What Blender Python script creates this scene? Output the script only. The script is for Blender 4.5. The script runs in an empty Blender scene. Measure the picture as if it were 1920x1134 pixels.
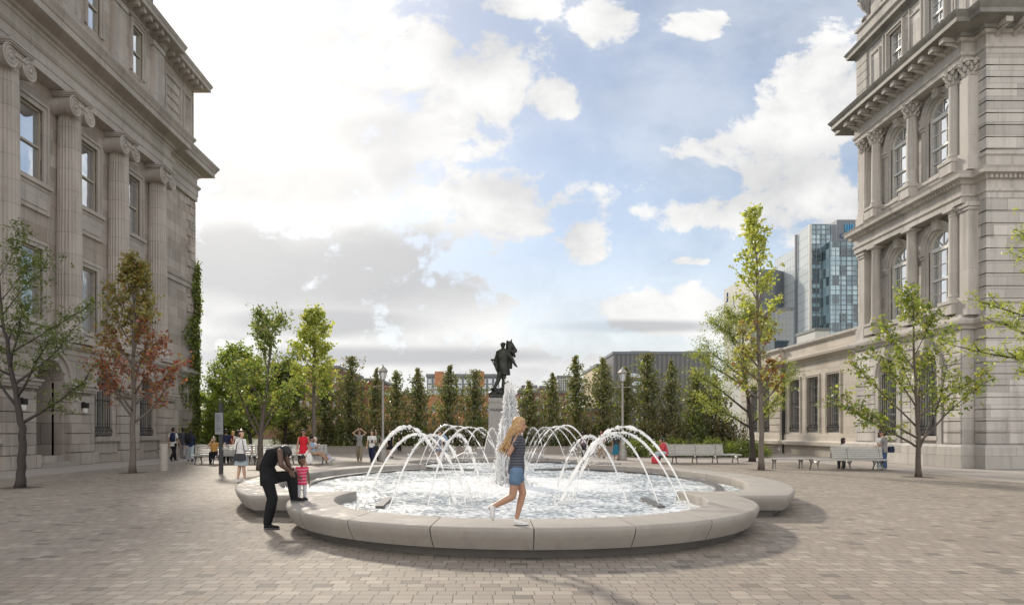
import bpy, bmesh, math, random
import numpy as np
from mathutils import Vector, Matrix
R = math.radians
PI = math.pi
scn = bpy.context.scene
col = scn.collection

# ------------------------------------------------------------------ camera
F, X0, Y0, HC = 1280.0, 915.0, 808.0, 1.62       # focal length in photo pixels, vanishing point, eye height
cam_d = bpy.data.cameras.new('camera'); cam = bpy.data.objects.new('camera', cam_d); col.objects.link(cam)
cam.location = (0, 0, HC); cam.rotation_euler = (R(90), 0, 0)
cam_d.sensor_width = 36; cam_d.lens = 24; cam_d.shift_x = (960 - X0) / 1920; cam_d.shift_y = (Y0 - 567) / 1920
cam_d.clip_start = .05; cam_d.clip_end = 4000
scn.camera = cam
scn.render.engine = 'CYCLES'
scn.view_settings.view_transform = 'Standard'; scn.view_settings.look = 'None'
scn.view_settings.exposure = 0.22; scn.view_settings.gamma = 1
scn.cycles.max_bounces = 6; scn.cycles.diffuse_bounces = 3; scn.cycles.glossy_bounces = 3
scn.cycles.transmission_bounces = 4; scn.cycles.transparent_max_bounces = 6
scn.cycles.caustics_reflective = False; scn.cycles.caustics_refractive = False
scn.cycles.sample_clamp_indirect = 4

def ax(px, Y): return (px - X0) * Y / F
def az(py, Y): return HC + (Y0 - py) * Y / F
def gp(px, py, z=0.0):
    Y = F * (HC - z) / (py - Y0)
    return ((px - X0) * Y / F, Y)

# ------------------------------------------------------------------ node helper
class NT:
    def __init__(s, tree): s.t = tree; s.n = tree.nodes; s.l = tree.links
    def add(s, typ, **kw):
        n = s.n.new(typ)
        for k, v in kw.items(): setattr(n, k, v)
        return n
    def put(s, sock, v):
        if v is None: return
        if isinstance(v, (int, float)):
            if sock.type == 'VECTOR': sock.default_value = (v, v, v)
            elif sock.type == 'RGBA': sock.default_value = (v, v, v, 1)
            else: sock.default_value = v
        elif isinstance(v, (tuple, list)):
            sock.default_value = tuple(v) + ((1,) if sock.type == 'RGBA' and len(v) == 3 else ())
        else: s.l.new(v, sock)
    def m(s, op, a, b=None, c=None, clamp=False):
        n = s.add('ShaderNodeMath', operation=op, use_clamp=clamp)
        s.put(n.inputs[0], a)
        if b is not None: s.put(n.inputs[1], b)
        if c is not None: s.put(n.inputs[2], c)
        return n.outputs[0]
    def xyz(s, v):
        n = s.add('ShaderNodeSeparateXYZ'); s.l.new(v, n.inputs[0]); return n.outputs
    def vec(s, x, y, z=0.0):
        n = s.add('ShaderNodeCombineXYZ')
        for i, v in enumerate((x, y, z)): s.put(n.inputs[i], v)
        return n.outputs[0]
    def noise(s, vec, scale, detail=4, rough=.55, dist=0.0, color=False):
        n = s.add('ShaderNodeTexNoise')
        if vec is not None: s.l.new(vec, n.inputs['Vector'])
        n.inputs['Scale'].default_value = scale; n.inputs['Detail'].default_value = detail
        n.inputs['Roughness'].default_value = rough; n.inputs['Distortion'].default_value = dist
        return n.outputs['Color' if color else 'Fac']
    def white(s, vec, color=False):
        n = s.add('ShaderNodeTexWhiteNoise'); s.l.new(vec, n.inputs['Vector']); return n.outputs['Color' if color else 'Value']
    def ramp(s, fac, stops, interp='LINEAR'):
        n = s.add('ShaderNodeValToRGB'); n.color_ramp.interpolation = interp
        e = n.color_ramp.elements
        while len(e) < len(stops): e.new(.5)
        for i, (p, c) in enumerate(stops):
            e[i].position = p
            c = (c, c, c) if isinstance(c, (int, float)) else c
            e[i].color = tuple(c) + (1,)
        s.put(n.inputs[0], fac); return n.outputs[0]
    def mix(s, fac, a, b, blend='MIX'):
        n = s.add('ShaderNodeMix', data_type='RGBA', blend_type=blend)
        s.put(n.inputs[0], fac); s.put(n.inputs[6], a); s.put(n.inputs[7], b); return n.outputs[2]
    def step(s, v, a, b):
        n = s.add('ShaderNodeMapRange', interpolation_type='SMOOTHSTEP')
        s.put(n.inputs[0], v); n.inputs[1].default_value = a; n.inputs[2].default_value = b
        n.inputs[3].default_value = 0; n.inputs[4].default_value = 1
        return n.outputs[0]
    def pos(s): return s.add('ShaderNodeNewGeometry').outputs['Position']
    def bump(s, h, strength=.3, dist=.02):
        n = s.add('ShaderNodeBump'); n.inputs['Strength'].default_value = strength; n.inputs['Distance'].default_value = dist
        s.l.new(h, n.inputs['Height']); return n.outputs[0]

# ------------------------------------------------------------------ sky: physical sky and procedural cloud
SUN_AZ, SUN_EL = R(-23), R(27)            # to the left of straight ahead, over the corner of the court house
W = bpy.data.worlds.new('World'); scn.world = W; W.use_nodes = True
w = NT(W.node_tree); w.n.clear()
tc = w.add('ShaderNodeTexCoord').outputs['Generated']
dx, dy, dz = w.xyz(tc)[0:3]
ay = w.m('MAXIMUM', w.m('ABSOLUTE', dy), .12)
U = w.m('DIVIDE', dx, ay); V = w.m('DIVIDE', dz, ay)
sky = w.add('ShaderNodeTexSky', sky_type='NISHITA', sun_disc=False)
sky.sun_elevation = SUN_EL; sky.sun_rotation = SUN_AZ
sky.air_density = 1.0; sky.dust_density = .5; sky.ozone_density = 1.4
def blob(px, py, rx, ry, tilt=0.0):
    u0, v0 = (px - X0) / F, (Y0 - py) / F
    a = w.m('SUBTRACT', U, u0); b = w.m('SUBTRACT', V, v0)
    if tilt:
        c, s_ = math.cos(R(tilt)), math.sin(R(tilt))
        a, b = (w.m('ADD', w.m('MULTIPLY', a, c), w.m('MULTIPLY', b, s_)),
                w.m('SUBTRACT', w.m('MULTIPLY', b, c), w.m('MULTIPLY', a, s_)))
    a = w.m('DIVIDE', a, rx / F); b = w.m('DIVIDE', b, ry / F)
    d = w.m('SQRT', w.m('ADD', w.m('MULTIPLY', a, a), w.m('MULTIPLY', b, b)))
    return w.m('SUBTRACT', 1.0, d)
def union(lst, base):
    r = base
    for b in lst:
        n = w.add('ShaderNodeMath', operation='SMOOTH_MAX'); w.put(n.inputs[0], r); w.put(n.inputs[1], blob(*b)); n.inputs[2].default_value = .15
        r = n.outputs[0]
    return r
uv = w.vec(U, w.m('MULTIPLY', V, 1.25))
n1 = w.noise(uv, 7.5, 12, .60, .3)
n3 = w.noise(uv, 24.0, 8, .62, .2)
n2 = w.noise(w.vec(w.m('ADD', U, 7.3), w.m('MULTIPLY', V, 1.9)), 4.0, 6, .55, .1)
cov = union([(500, 210, 470, 330), (860, 150, 215, 165), (1030, 178, 85, 55), (900, 385, 215, 85), (420, 540, 560, 190),
             (720, 590, 330, 90), (640, 690, 800, 80), (1500, 250, 270, 95, 38), (1560, 160, 120, 130), (1390, 285, 190, 75, 12), (1310, 300, 85, 60), (1480, 330, 180, 50),
             (1410, 392, 190, 55, 4), (1090, 450, 62, 48), (1315, 45, 85, 34), (1135, 38, 75, 60), (960, 8, 110, 40),
             (1290, 489, 60, 12), (1260, 590, 330, 60), (1700, 420, 260, 160), (150, 300, 400, 500)], -.42)
for b, k in (((598, 8, 95, 48), .9), ((655, 105, 30, 55), .8), ((810, 398, 130, 26), .55), ((840, 140, 26, 12), .6)):
    cov = w.m('SUBTRACT', cov, w.m('MULTIPLY', w.m('MAXIMUM', blob(*b), 0.0), k))
cov = w.m('ADD', w.m('MINIMUM', w.m('MULTIPLY', cov, .95), .56), w.m('ADD', w.m('MULTIPLY', w.m('SUBTRACT', n1, .5), 2.4), w.m('MULTIPLY', w.m('SUBTRACT', n3, .5), .9)))
mask = w.step(cov, -.02, .38)
veil = w.m('ADD', .27, w.m('MULTIPLY', w.step(n2, .40, .66), .16))
hz = w.step(V, .42, .06)                                # pale air low over the city
mask = w.m('MAXIMUM', mask, veil)
mask = w.m('MAXIMUM', mask, w.m('MULTIPLY', hz, .82))
shade = union([(640, 512, 350, 78), (430, 490, 210, 75), (590, 602, 200, 30), (720, 668, 420, 18), (1180, 612, 150, 12)], -.7)
shade2 = union([(885, 95, 105, 62), (465, 150, 75, 120), (450, 345, 110, 55), (735, 310, 70, 70), (600, 345, 150, 60), (955, 352, 90, 34), (1140, 190, 70, 60), (1480, 330, 200, 50, 20), (1560, 430, 160, 30), (700, 250, 160, 60)], -.7)
grain = w.m('ADD', w.m('MULTIPLY', w.m('SUBTRACT', n2, .5), 1.6), w.m('MULTIPLY', w.m('SUBTRACT', n1, .5), 1.0))
shade = w.m('MULTIPLY', w.step(w.m('ADD', w.m('MINIMUM', shade, .6), grain), -.35, .55), .92)
shade2 = w.m('MULTIPLY', w.step(w.m('ADD', w.m('MINIMUM', shade2, .6), grain), -.15, .9), .5)
shade = w.m('MAXIMUM', shade, shade2)
soft = w.step(w.m('ADD', w.m('MULTIPLY', n1, .6), w.m('MULTIPLY', n2, .4)), .36, .62)
lit = w.mix(shade, w.mix(soft, (.61, .612, .62), (.87, .866, .855)), (.50, .505, .52))
# brightness round the veiled sun
sd = Vector((math.sin(SUN_AZ) * math.cos(SUN_EL), math.cos(SUN_AZ) * math.cos(SUN_EL), math.sin(SUN_EL)))
dotn = w.add('ShaderNodeVectorMath', operation='DOT_PRODUCT'); w.l.new(tc, dotn.inputs[0]); dotn.inputs[1].default_value = sd
glow = w.m('POWER', w.m('MAXIMUM', dotn.outputs['Value'], 0.0), 30.0)
back = w.m('ADD', 1.0, w.m('MULTIPLY', w.m('MAXIMUM', w.step(dy, .05, -.45), w.step(dz, .60, .85)), 1.9))   # added fill: unseen sky behind and overhead brightened to light facades and fountain front
lit = w.mix(1.0, lit, w.mix(w.m('DIVIDE', w.m('SUBTRACT', back, 1.0), 1.9), (1, 1, 1), (3.0, 2.84, 2.66)), 'MULTIPLY')  # the added fill from the unseen sky is tinted warm
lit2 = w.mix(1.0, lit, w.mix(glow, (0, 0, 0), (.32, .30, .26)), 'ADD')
bg1 = w.add('ShaderNodeBackground'); w.l.new(sky.outputs[0], bg1.inputs[0]); bg1.inputs[1].default_value = .11
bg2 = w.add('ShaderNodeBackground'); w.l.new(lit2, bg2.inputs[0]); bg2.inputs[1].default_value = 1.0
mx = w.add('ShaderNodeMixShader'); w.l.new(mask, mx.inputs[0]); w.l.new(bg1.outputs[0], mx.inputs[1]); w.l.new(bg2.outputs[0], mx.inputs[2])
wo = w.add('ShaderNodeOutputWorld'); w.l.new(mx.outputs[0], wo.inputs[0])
W.cycles.sampling_method = 'MANUAL'; W.cycles.sample_map_resolution = 512

sun_d = bpy.data.lights.new('sun', 'SUN'); sun_d.energy = 3.7; sun_d.angle = R(4.5); sun_d.color = (1.0, .9, .76)
sun = bpy.data.objects.new('sun', sun_d); col.objects.link(sun)
sun.rotation_euler = (-sd).to_track_quat('-Z', 'Y').to_euler(); sun.location = (-40, 90, 60)

# ------------------------------------------------------------------ object helpers
def tag(o, label=None, cat=None, group=None, kind=None):
    if label: o['label'] = label
    if cat: o['category'] = cat
    if group: o['group'] = group
    if kind: o['kind'] = kind
    return o
WL = {}
def thing(name, loc=(0, 0, 0), label=None, cat=None, group=None, rz=0.0):
    o = bpy.data.objects.new(name, None); col.objects.link(o); o.empty_display_size = .3
    o.location = loc; o.rotation_euler = (0, 0, rz)
    WL[o.name] = Vector(loc) if rz == 0 else None
    return tag(o, label, cat, group)

class MB:
    """collects faces and links them as ONE mesh object"""
    def __init__(s, T=None): s.v = []; s.f = []; s.mi = []; s.T = T; s.cur = 0; s.sm = []; s.smooth = False
    def add(s, vs, fs):
        b = len(s.v)
        if s.T: vs = [s.T(*p) for p in vs]
        s.v += [tuple(p) for p in vs]
        for f in fs: s.f.append([i + b for i in f]); s.mi.append(s.cur); s.sm.append(s.smooth)
    def box(s, x0, x1, y0, y1, z0, z1):
        s.add([(x0, y0, z0), (x1, y0, z0), (x1, y1, z0), (x0, y1, z0), (x0, y0, z1), (x1, y0, z1), (x1, y1, z1), (x0, y1, z1)],
              [(0, 3, 2, 1), (4, 5, 6, 7), (0, 1, 5, 4), (1, 2, 6, 5), (2, 3, 7, 6), (3, 0, 4, 7)])
    def loft(s, rings, caps=True, close=True):
        n = len(rings[0]); vs = [p for r in rings for p in r]; fs = []
        for i in range(len(rings) - 1):
            for j in range(n if close else n - 1):
                k = (j + 1) % n
                fs.append((i * n + j, i * n + k, (i + 1) * n + k, (i + 1) * n + j))
        if caps:
            fs.append(tuple(range(n - 1, -1, -1))); fs.append(tuple(range((len(rings) - 1) * n, len(rings) * n)))
        s.add(vs, fs)
    def prism(s, poly, axis, a, b):
        """poly of 2-d points pushed along an axis (x, y or z) from a to b"""
        def P(p, t): return {'x': (t, p[0], p[1]), 'y': (p[0], t, p[1]), 'z': (p[0], p[1], t)}[axis]
        s.loft([[P(p, a) for p in poly], [P(p, b) for p in poly]])
    def lathe(s, prof, c=(0, 0, 0), n=16, axis='z', ph=0.0):
        rings = []
        for r, h in prof:
            r = max(r, 1e-4); ring = []
            for k in range(n):
                a = 2 * PI * k / n + ph; p, q = r * math.cos(a), r * math.sin(a)
                d = {'z': (p, q, h), 'x': (h, p, q), 'y': (p, h, q)}[axis]
                ring.append((c[0] + d[0], c[1] + d[1], c[2] + d[2]))
            rings.append(ring)
        s.loft(rings)
    def tube(s, pts, rad, n=6, caps=True):
        pts = [Vector(p) for p in pts]
        if isinstance(rad, (int, float)): rad = [rad] * len(pts)
        rings = []; ref = None
        for i, p in enumerate(pts):
            d = (pts[min(i + 1, len(pts) - 1)] - pts[max(i - 1, 0)])
            d = d.normalized() if d.length > 1e-9 else Vector((0, 0, 1))
            if ref is None: ref = Vector((1, 0, 0)) if abs(d.x) < .8 else Vector((0, 1, 0))
            a = ref - d * ref.dot(d)
            if a.length < 1e-6: a = d.orthogonal()
            a.normalize(); ref = a; b = d.cross(a)
            rings.append([tuple(p + (a * math.cos(2 * PI * k / n) + b * math.sin(2 * PI * k / n)) * max(rad[i], 1e-4)) for k in range(n)])
        s.loft(rings, caps)
    def sweep(s, path, prof, closed=False):
        """profile (out, z) along a plan path; outward is to the right of the walking direction"""
        P = [Vector((p[0], p[1])) for p in path]; n = len(P); rings = []
        for i in range(n):
            ns = []
            if closed or i > 0: d = (P[i] - P[i - 1]).normalized(); ns.append(Vector((d.y, -d.x)))
            if closed or i < n - 1: d = (P[(i + 1) % n] - P[i]).normalized(); ns.append(Vector((d.y, -d.x)))
            m = ns[0] if len(ns) == 1 else (ns[0] + ns[1]) / max(.3, 1 + ns[0].dot(ns[1]))
            rings.append([(P[i].x + m.x * o, P[i].y + m.y * o, z) for o, z in prof])
        if closed: rings.append(rings[0])
        s.loft(rings, caps=not closed)
    def ball(s, c, r, n=8, m=6, sq=(1, 1, 1)):
        rings = []
        for i in range(m + 1):
            t = PI * i / m; rr = max(math.sin(t), .001)
            rings.append([(c[0] + r * sq[0] * rr * math.cos(2 * PI * k / n), c[1] + r * sq[1] * rr * math.sin(2 * PI * k / n), c[2] + r * sq[2] * math.cos(t)) for k in range(n)])
        s.loft(rings)
    def build(s, name, mat, parent=None, smooth=None, local=False, recalc=True, angle=None):
        me = bpy.data.meshes.new(name)
        v = np.array(s.v, dtype=float).reshape(-1, 3)
        if parent is not None and not local:
            off = WL.get(parent.name)
            if off is not None: v = v - np.array(off)
        me.from_pydata([tuple(p) for p in v], [], s.f)
        mats = mat if isinstance(mat, (list, tuple)) else [mat]
        for m_ in mats: me.materials.append(m_)
        if len(mats) > 1: me.polygons.foreach_set('material_index', s.mi)
        sm = s.sm if smooth is None else [smooth] * len(s.f)
        me.polygons.foreach_set('use_smooth', sm)
        if recalc:
            bm = bmesh.new(); bm.from_mesh(me); bmesh.ops.recalc_face_normals(bm, faces=bm.faces); bm.to_mesh(me); bm.free()
        if angle: me.set_sharp_from_angle(angle=R(angle))
        me.update()
        o = bpy.data.objects.new(name, me); col.objects.link(o)
        if parent is not None:
            o.parent = parent
            if not local: WL[o.name] = WL.get(parent.name)
        else: WL[o.name] = Vector((0, 0, 0))
        return o
def recentre(o, loc):
    """give a single-mesh thing its origin at its base"""
    loc = Vector(loc); o.data.transform(Matrix.Translation(-loc)); o.location = loc; WL[o.name] = loc; return o
def copy_tree(o, parent=None):
    c = o.copy(); col.objects.link(c)
    if parent is not None: c.parent = parent
    for ch in list(o.children): copy_tree(ch, c)
    return c

# ------------------------------------------------------------------ materials
def mat(name):
    m = bpy.data.materials.new(name); m.use_nodes = True
    t = NT(m.node_tree); return m, t, m.node_tree.nodes['Principled BSDF']
def simple(name, c, rough=.6, metal=0.0, var=.12, scale=6.0, spec=.5, bump=0.0, obj=True):
    m, t, b = mat(name)
    co = t.add('ShaderNodeTexCoord').outputs['Object']
    nz = t.noise(co, scale, 5)
    cc = t.mix(t.ramp(nz, [(.3, 0), (.7, 1)]), tuple(x * (1 - var) for x in c), tuple(min(1, x * (1 + var)) for x in c))
    t.put(b.inputs['Base Color'], cc); b.inputs['Roughness'].default_value = rough; b.inputs['Metallic'].default_value = metal
    b.inputs['Specular IOR Level'].default_value = spec
    if bump: t.l.new(t.bump(t.noise(co, scale * 6, 4), bump, .01), b.inputs['Normal'])
    return m
def masonry(name, c, ch=.6, bw=1.2, jw=.012, var=.22, jdark=.55, plan=False, stain=.35, rough=.85, tint=(.62, .58, .55), seed=0.0, bump=.4, warm=None, outl=None, grain=.12):
    """coursed stone / pavers; blocks differ, joints are recessed, streaks of dirt"""
    m, t, b = mat(name)
    p = t.xyz(t.pos())
    s_, z = (p[0], p[1]) if plan else (t.m('ADD', t.m('ADD', p[0], p[1]), seed), p[2])
    rz = t.m('DIVIDE', z, ch); row = t.m('FLOOR', rz); fz = t.m('SUBTRACT', rz, row)
    sh = t.white(t.vec(row, 3.7 + seed, 0))
    rs = t.m('ADD', t.m('DIVIDE', s_, bw), t.m('MULTIPLY', sh, 5.0)); cl = t.m('FLOOR', rs); fs = t.m('SUBTRACT', rs, cl)
    rnd = t.white(t.vec(cl, row, seed)); rnd2 = t.white(t.vec(cl, row, seed + 9.1))
    def edge(fr, size): return t.m('MULTIPLY', t.m('MINIMUM', fr, t.m('SUBTRACT', 1.0, fr)), size)
    e = t.m('MINIMUM', edge(fz, ch), edge(fs, bw))
    joint = t.step(e, jw, jw * .4)
    pos = t.pos()
    if outl:                                    # pavers: a few dark and pale stones among middling ones
        base = t.ramp(rnd, [(0, outl[0]), (.035, outl[0]), (.05, outl[1]), (.8, outl[2]), (.86, outl[3]), (1, outl[4])])
        base = t.mix(t.m('MULTIPLY', t.m('SUBTRACT', rnd2, .5), .24), base, (.5, .36, .26), 'MIX')
    else:
        base = t.mix(rnd, tuple(x * (1 - var) for x in c), tuple(min(.95, x * (1 + var)) for x in c))
        if warm: base = t.mix(t.m('MULTIPLY', rnd2, .5), base, warm)
    big = t.noise(pos, .45, 5, .6); fine = t.noise(pos, 9, 5, .6)
    base = t.mix(t.ramp(big, [(.38, 0), (.68, 1)]), base, t.mix(.5, base, tint, 'MULTIPLY'))
    if stain:
        st = t.noise(t.vec(t.m('MULTIPLY', s_, 2.2), t.m('MULTIPLY', z, .22), 2.0), 1.0, 5, .62)
        base = t.mix(t.m('MULTIPLY', t.ramp(st, [(.5, 0), (.72, 1)]), stain), base, tuple(x * .36 for x in c))
    base = t.mix(t.m('MULTIPLY', t.m('SUBTRACT', fine, .5), grain * 4, clamp=True), base, tuple(x * .5 for x in c))
    base = t.mix(t.m('MULTIPLY', joint, jdark), base, tuple(x * .26 for x in c))
    t.put(b.inputs['Base Color'], base)
    t.put(b.inputs['Roughness'], t.m('ADD', rough - .05, t.m('MULTIPLY', fine, .1))); b.inputs['Specular IOR Level'].default_value = .3
    h = t.m('SUBTRACT', t.m('ADD', t.m('MULTIPLY', fine, .35), t.m('MULTIPLY', rnd2, .15)), joint)
    t.l.new(t.bump(h, bump, .02), b.inputs['Normal'])
    return m
M = {}
M['stone_left'] = masonry('old_limestone', (.495, .445, .40), .62, 1.35, .010, .24, .65, tint=(.70, .67, .65), stain=.55, warm=(.40, .32, .25))
M['stone_left_ground'] = masonry('ground_floor_limestone', (.44, .39, .345), 1.0, 1.6, .02, .18, .8, tint=(.62, .58, .56), stain=.5)
M['stone_left_trim'] = masonry('carved_limestone', (.475, .43, .388), 3.1, 1.5, .008, .10, .5, tint=(.68, .65, .63), stain=.3)
M['stone_column'] = masonry('column_limestone', (.48, .435, .392), 1.02, 30, .014, .08, .6, tint=(.7, .67, .65), stain=.38)
M['stone_right'] = masonry('grey_limestone', (.535, .508, .475), .55, 1.5, .012, .2, .6, tint=(.74, .72, .70), stain=.48, seed=3.0)
M['stone_right_trim'] = masonry('grey_carved_limestone', (.515, .488, .455), 2.9, 1.7, .006, .08, .45, tint=(.70, .67, .63), stain=.5, seed=5.0)
M['stone_wing'] = masonry('pale_ashlar', (.54, .49, .425), .62, 1.5, .008, .09, .45, tint=(.84, .8, .75), stain=.16, seed=7.0)
M['paver'] = masonry('plaza_pavers', (.36, .31, .265), .165, .195, .0075, .1, .9, plan=True, stain=0, tint=(.80, .78, .76), bump=.35, rough=.78,
                     outl=((.18, .160, .138), (.268, .234, .197), (.290, .255, .215), (.338, .300, .254), (.36, .318, .264)))
M['slab'] = masonry('pale_concrete_slabs', (.37, .335, .30), .9, 1.8, .008, .06, .45, plan=True, stain=0, tint=(.86, .84, .82), seed=2.0)
m, t, bb = mat('cast_concrete'); pp = t.pos(); pz = t.xyz(pp)
n_a = t.noise(pp, 1.3, 6, .62); n_b = t.noise(pp, 22, 5, .65); n_c = t.noise(t.vec(t.m('MULTIPLY', pz[0], 5), t.m('MULTIPLY', pz[1], 5), t.m('MULTIPLY', pz[2], .8)), 1.0, 5, .6)
cc = t.mix(t.ramp(n_a, [(.35, 0), (.66, 1)]), (.352, .323, .288), (.285, .262, .235))
cc = t.mix(t.m('MULTIPLY', t.ramp(n_c, [(.52, 0), (.72, 1)]), .45), cc, (.22, .195, .17))
cc = t.mix(t.ramp(n_b, [(.35, .0), (.7, .28)]), cc, (.22, .20, .175))
t.put(bb.inputs['Base Color'], cc); t.put(bb.inputs['Roughness'], t.m('SUBTRACT', .82, t.m('MULTIPLY', t.ramp(n_c, [(.5, 0), (.7, 1)]), .3)))
t.l.new(t.bump(t.m('ADD', n_b, t.m('MULTIPLY', n_a, .5)), .22, .01), bb.inputs['Normal']); M['concrete'] = m
M['concrete_dark'] = simple('wet_and_shaded_concrete', (.09, .082, .075), .45, var=.2, scale=3)  # wet in the basin; on the foot ring the dark stands for shade
M['granite'] = simple('granite', (.30, .285, .27), .6, var=.14, scale=14, bump=.1)
M['bronze'] = simple('weathered_bronze', (.042, .044, .038), .5, .7, var=.4, scale=7)
M['iron'] = simple('black_iron', (.018, .018, .019), .5, .3, var=.2)
M['post_metal'] = simple('dark_post_paint', (.035, .036, .04), .45, .2)
M['panel'] = simple('grey_sign_panel', (.22, .23, .25), .4, var=.08)
M['bench_wood'] = simple('silver_bench_slats', (.43, .42, .39), .45, var=.12, scale=9)
M['bench_leg'] = simple('grey_cast_legs', (.24, .235, .225), .45, .5)
M['lamp_paint'] = simple('grey_lamp_paint', (.33, .315, .29), .5, .2)
M['bollard'] = simple('bollard_concrete', (.42, .38, .34), .7, var=.08)
M['frame'] = simple('painted_window_frame', (.42, .37, .30), .5, var=.1)
M['frame_white'] = simple('white_window_frame', (.66, .65, .62), .5, var=.05)
M['lead'] = simple('lead_roof', (.17, .18, .18), .6, .2, var=.25, scale=1.2)
M['copper'] = simple('weathered_cornice_cap', (.225, .215, .195), .7, 0, var=.25, scale=1.5)
M['dark'] = simple('dim_interior', (.02, .02, .022), .9)
def glass(name, c=(.03, .035, .04), rough=.03, spec=1.0, wob=.02, met=0.0):
    m, t, b = mat(name)
    t.put(b.inputs['Base Color'], c); b.inputs['Roughness'].default_value = rough; b.inputs['Specular IOR Level'].default_value = spec
    b.inputs['Metallic'].default_value = met; b.inputs['IOR'].default_value = 1.6
    t.l.new(t.bump(t.noise(t.pos(), .9, 2), wob, .3), b.inputs['Normal']); return m
M['glass'] = glass('window_glass', (.72, .76, .80), .03, 1.0, .015, .9)
# ------------------------------------------------------------------ ground
def sheet(name, x0, x1, y0, y1, z, m, nx=1, ny=1):
    b = MB(); b.add([(x0, y0, z), (x1, y0, z), (x1, y1, z), (x0, y1, z)], [(0, 1, 2, 3)])
    return tag(b.build(name, m, recalc=False), kind='structure')
M['earth'] = simple('park_earth', (.10, .105, .06), .95, var=.35, scale=.4)
sheet('ground', -1500, 1500, -300, 2600, -.02, M['earth'])
sheet('pavement', -40, 40, -60, 49.4, -.004, M['slab'])
sheet('plaza_paving', -16.4, 16.8, -30, 35.4, 0.0, M['paver'])

# ------------------------------------------------------------------ facade helpers: (s along the street, o outwards, z)
def wall(mb, s0, s1, z0, z1, ops=(), o=0.0, depth=.45):
    """wall face with openings (a, b, c, d, arch); reveals run back by depth"""
    ops = [q for q in ops if s0 < q[0] < s1]
    S = sorted({s0, s1} | {x for q in ops for x in q[:2]}); Z = sorted({z0, z1} | {x for q in ops for x in q[2:4]})
    for i in range(len(S) - 1):
        for j in range(len(Z) - 1):
            ms, mz = (S[i] + S[i + 1]) / 2, (Z[j] + Z[j + 1]) / 2
            if any(a < ms < b and c < mz < d for a, b, c, d, *_ in ops): continue
            mb.add([(S[i], o, Z[j]), (S[i + 1], o, Z[j]), (S[i + 1], o, Z[j + 1]), (S[i], o, Z[j + 1])], [(0, 1, 2, 3)])
    for q in ops:
        a, b, c, d = q[:4]; arch = len(q) > 4 and q[4]; r = (b - a) / 2; zs = d - r if arch else d
        pts = [(a, c), (b, c), (b, zs)]
        if arch:
            arc = [((a + b) / 2 + r * math.cos(PI * k / 16), zs + r * math.sin(PI * k / 16)) for k in range(17)]
            for k in range(16):
                p, n = arc[k], arc[k + 1]
                corner = (b, d) if k < 8 else (a, d)
                mb.add([(p[0], o, p[1]), (n[0], o, n[1]), (corner[0], o, corner[1])], [(0, 1, 2)])
            pts += arc[1:]
        else: pts.append((a, d))
        if not arch: pass
        for k in range(len(pts)):
            p, n = pts[k], pts[(k + 1) % len(pts)]
            mb.add([(p[0], o, p[1]), (n[0], o, n[1]), (n[0], o - depth, n[1]), (p[0], o - depth, p[1])], [(0, 1, 2, 3)])
def fbox(mb, s0, s1, o0, o1, z0, z1):
    mb.add([(s0, o0, z0), (s1, o0, z0), (s1, o1, z0), (s0, o1, z0), (s0, o0, z1), (s1, o0, z1), (s1, o1, z1), (s0, o1, z1)],
           [(0, 3, 2, 1), (4, 5, 6, 7), (0, 1, 5, 4), (1, 2, 6, 5), (2, 3, 7, 6), (3, 0, 4, 7)])
def rustic(mb, s0, s1, z0, z1, ch, o0, o1, ops=(), gap=.05, endl=0, bev=.0):
    """courses of stone standing proud of the wall, with open joints between"""
    n = max(1, round((z1 - z0) / ch)); h = (z1 - z0) / n
    for k in range(n):
        a, b = z0 + k * h + gap / 2, z0 + (k + 1) * h - gap / 2; spans = [(s0, s1)]
        for q in ops:
            if b <= q[2] or a >= q[3]: continue
            l, r_ = q[0], q[1]
            if len(q) > 4 and q[4]:
                r = (q[1] - q[0]) / 2; zs = q[3] - r
                if a > zs:
                    hw = math.sqrt(max(0, r * r - (a - zs) ** 2)); l, r_ = (q[0] + q[1]) / 2 - hw, (q[0] + q[1]) / 2 + hw
            ns = []
            for x, y in spans:
                if r_ <= x or l >= y: ns.append((x, y)); continue
                if l > x: ns.append((x, l))
                if r_ < y: ns.append((r_, y))
            spans = ns
        for x, y in spans: fbox(mb, x, y, o0, o1, a, b)
def ring_arch(mb, sc, zs, r0, r1, o0, o1, n=18, a0=0.0, a1=PI):
    """archivolt: half ring of stone between radii"""
    rings = []
    for k in range(n + 1):
        a = a0 + (a1 - a0) * k / n; c, s_ = math.cos(a), math.sin(a)
        rings.append([(sc + r0 * c, o0, zs + r0 * s_), (sc + r1 * c, o0, zs + r1 * s_), (sc + r1 * c, o1, zs + r1 * s_), (sc + r0 * c, o1, zs + r0 * s_)])
    mb.loft(rings)
def architrave(mb, a, b, c, d, w_, o0, o1):
    fbox(mb, a - w_, a, o0, o1, c, d); fbox(mb, b, b + w_, o0, o1, c, d); fbox(mb, a - w_, b + w_, o0, o1, d, d + w_)
def pane_rect(mb, a, b, c, d, o): mb.add([(a, o, c), (b, o, c), (b, o, d), (a, o, d)], [(0, 1, 2, 3)])
def pane_arch(mb, a, b, c, d, o):
    r = (b - a) / 2; zs = d - r
    vs = [(a, o, c), (b, o, c)] + [((a + b) / 2 + r * math.cos(PI * k / 16), o, zs + r * math.sin(PI * k / 16)) for k in range(17)]
    mb.add(vs, [tuple(range(len(vs)))])
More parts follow.
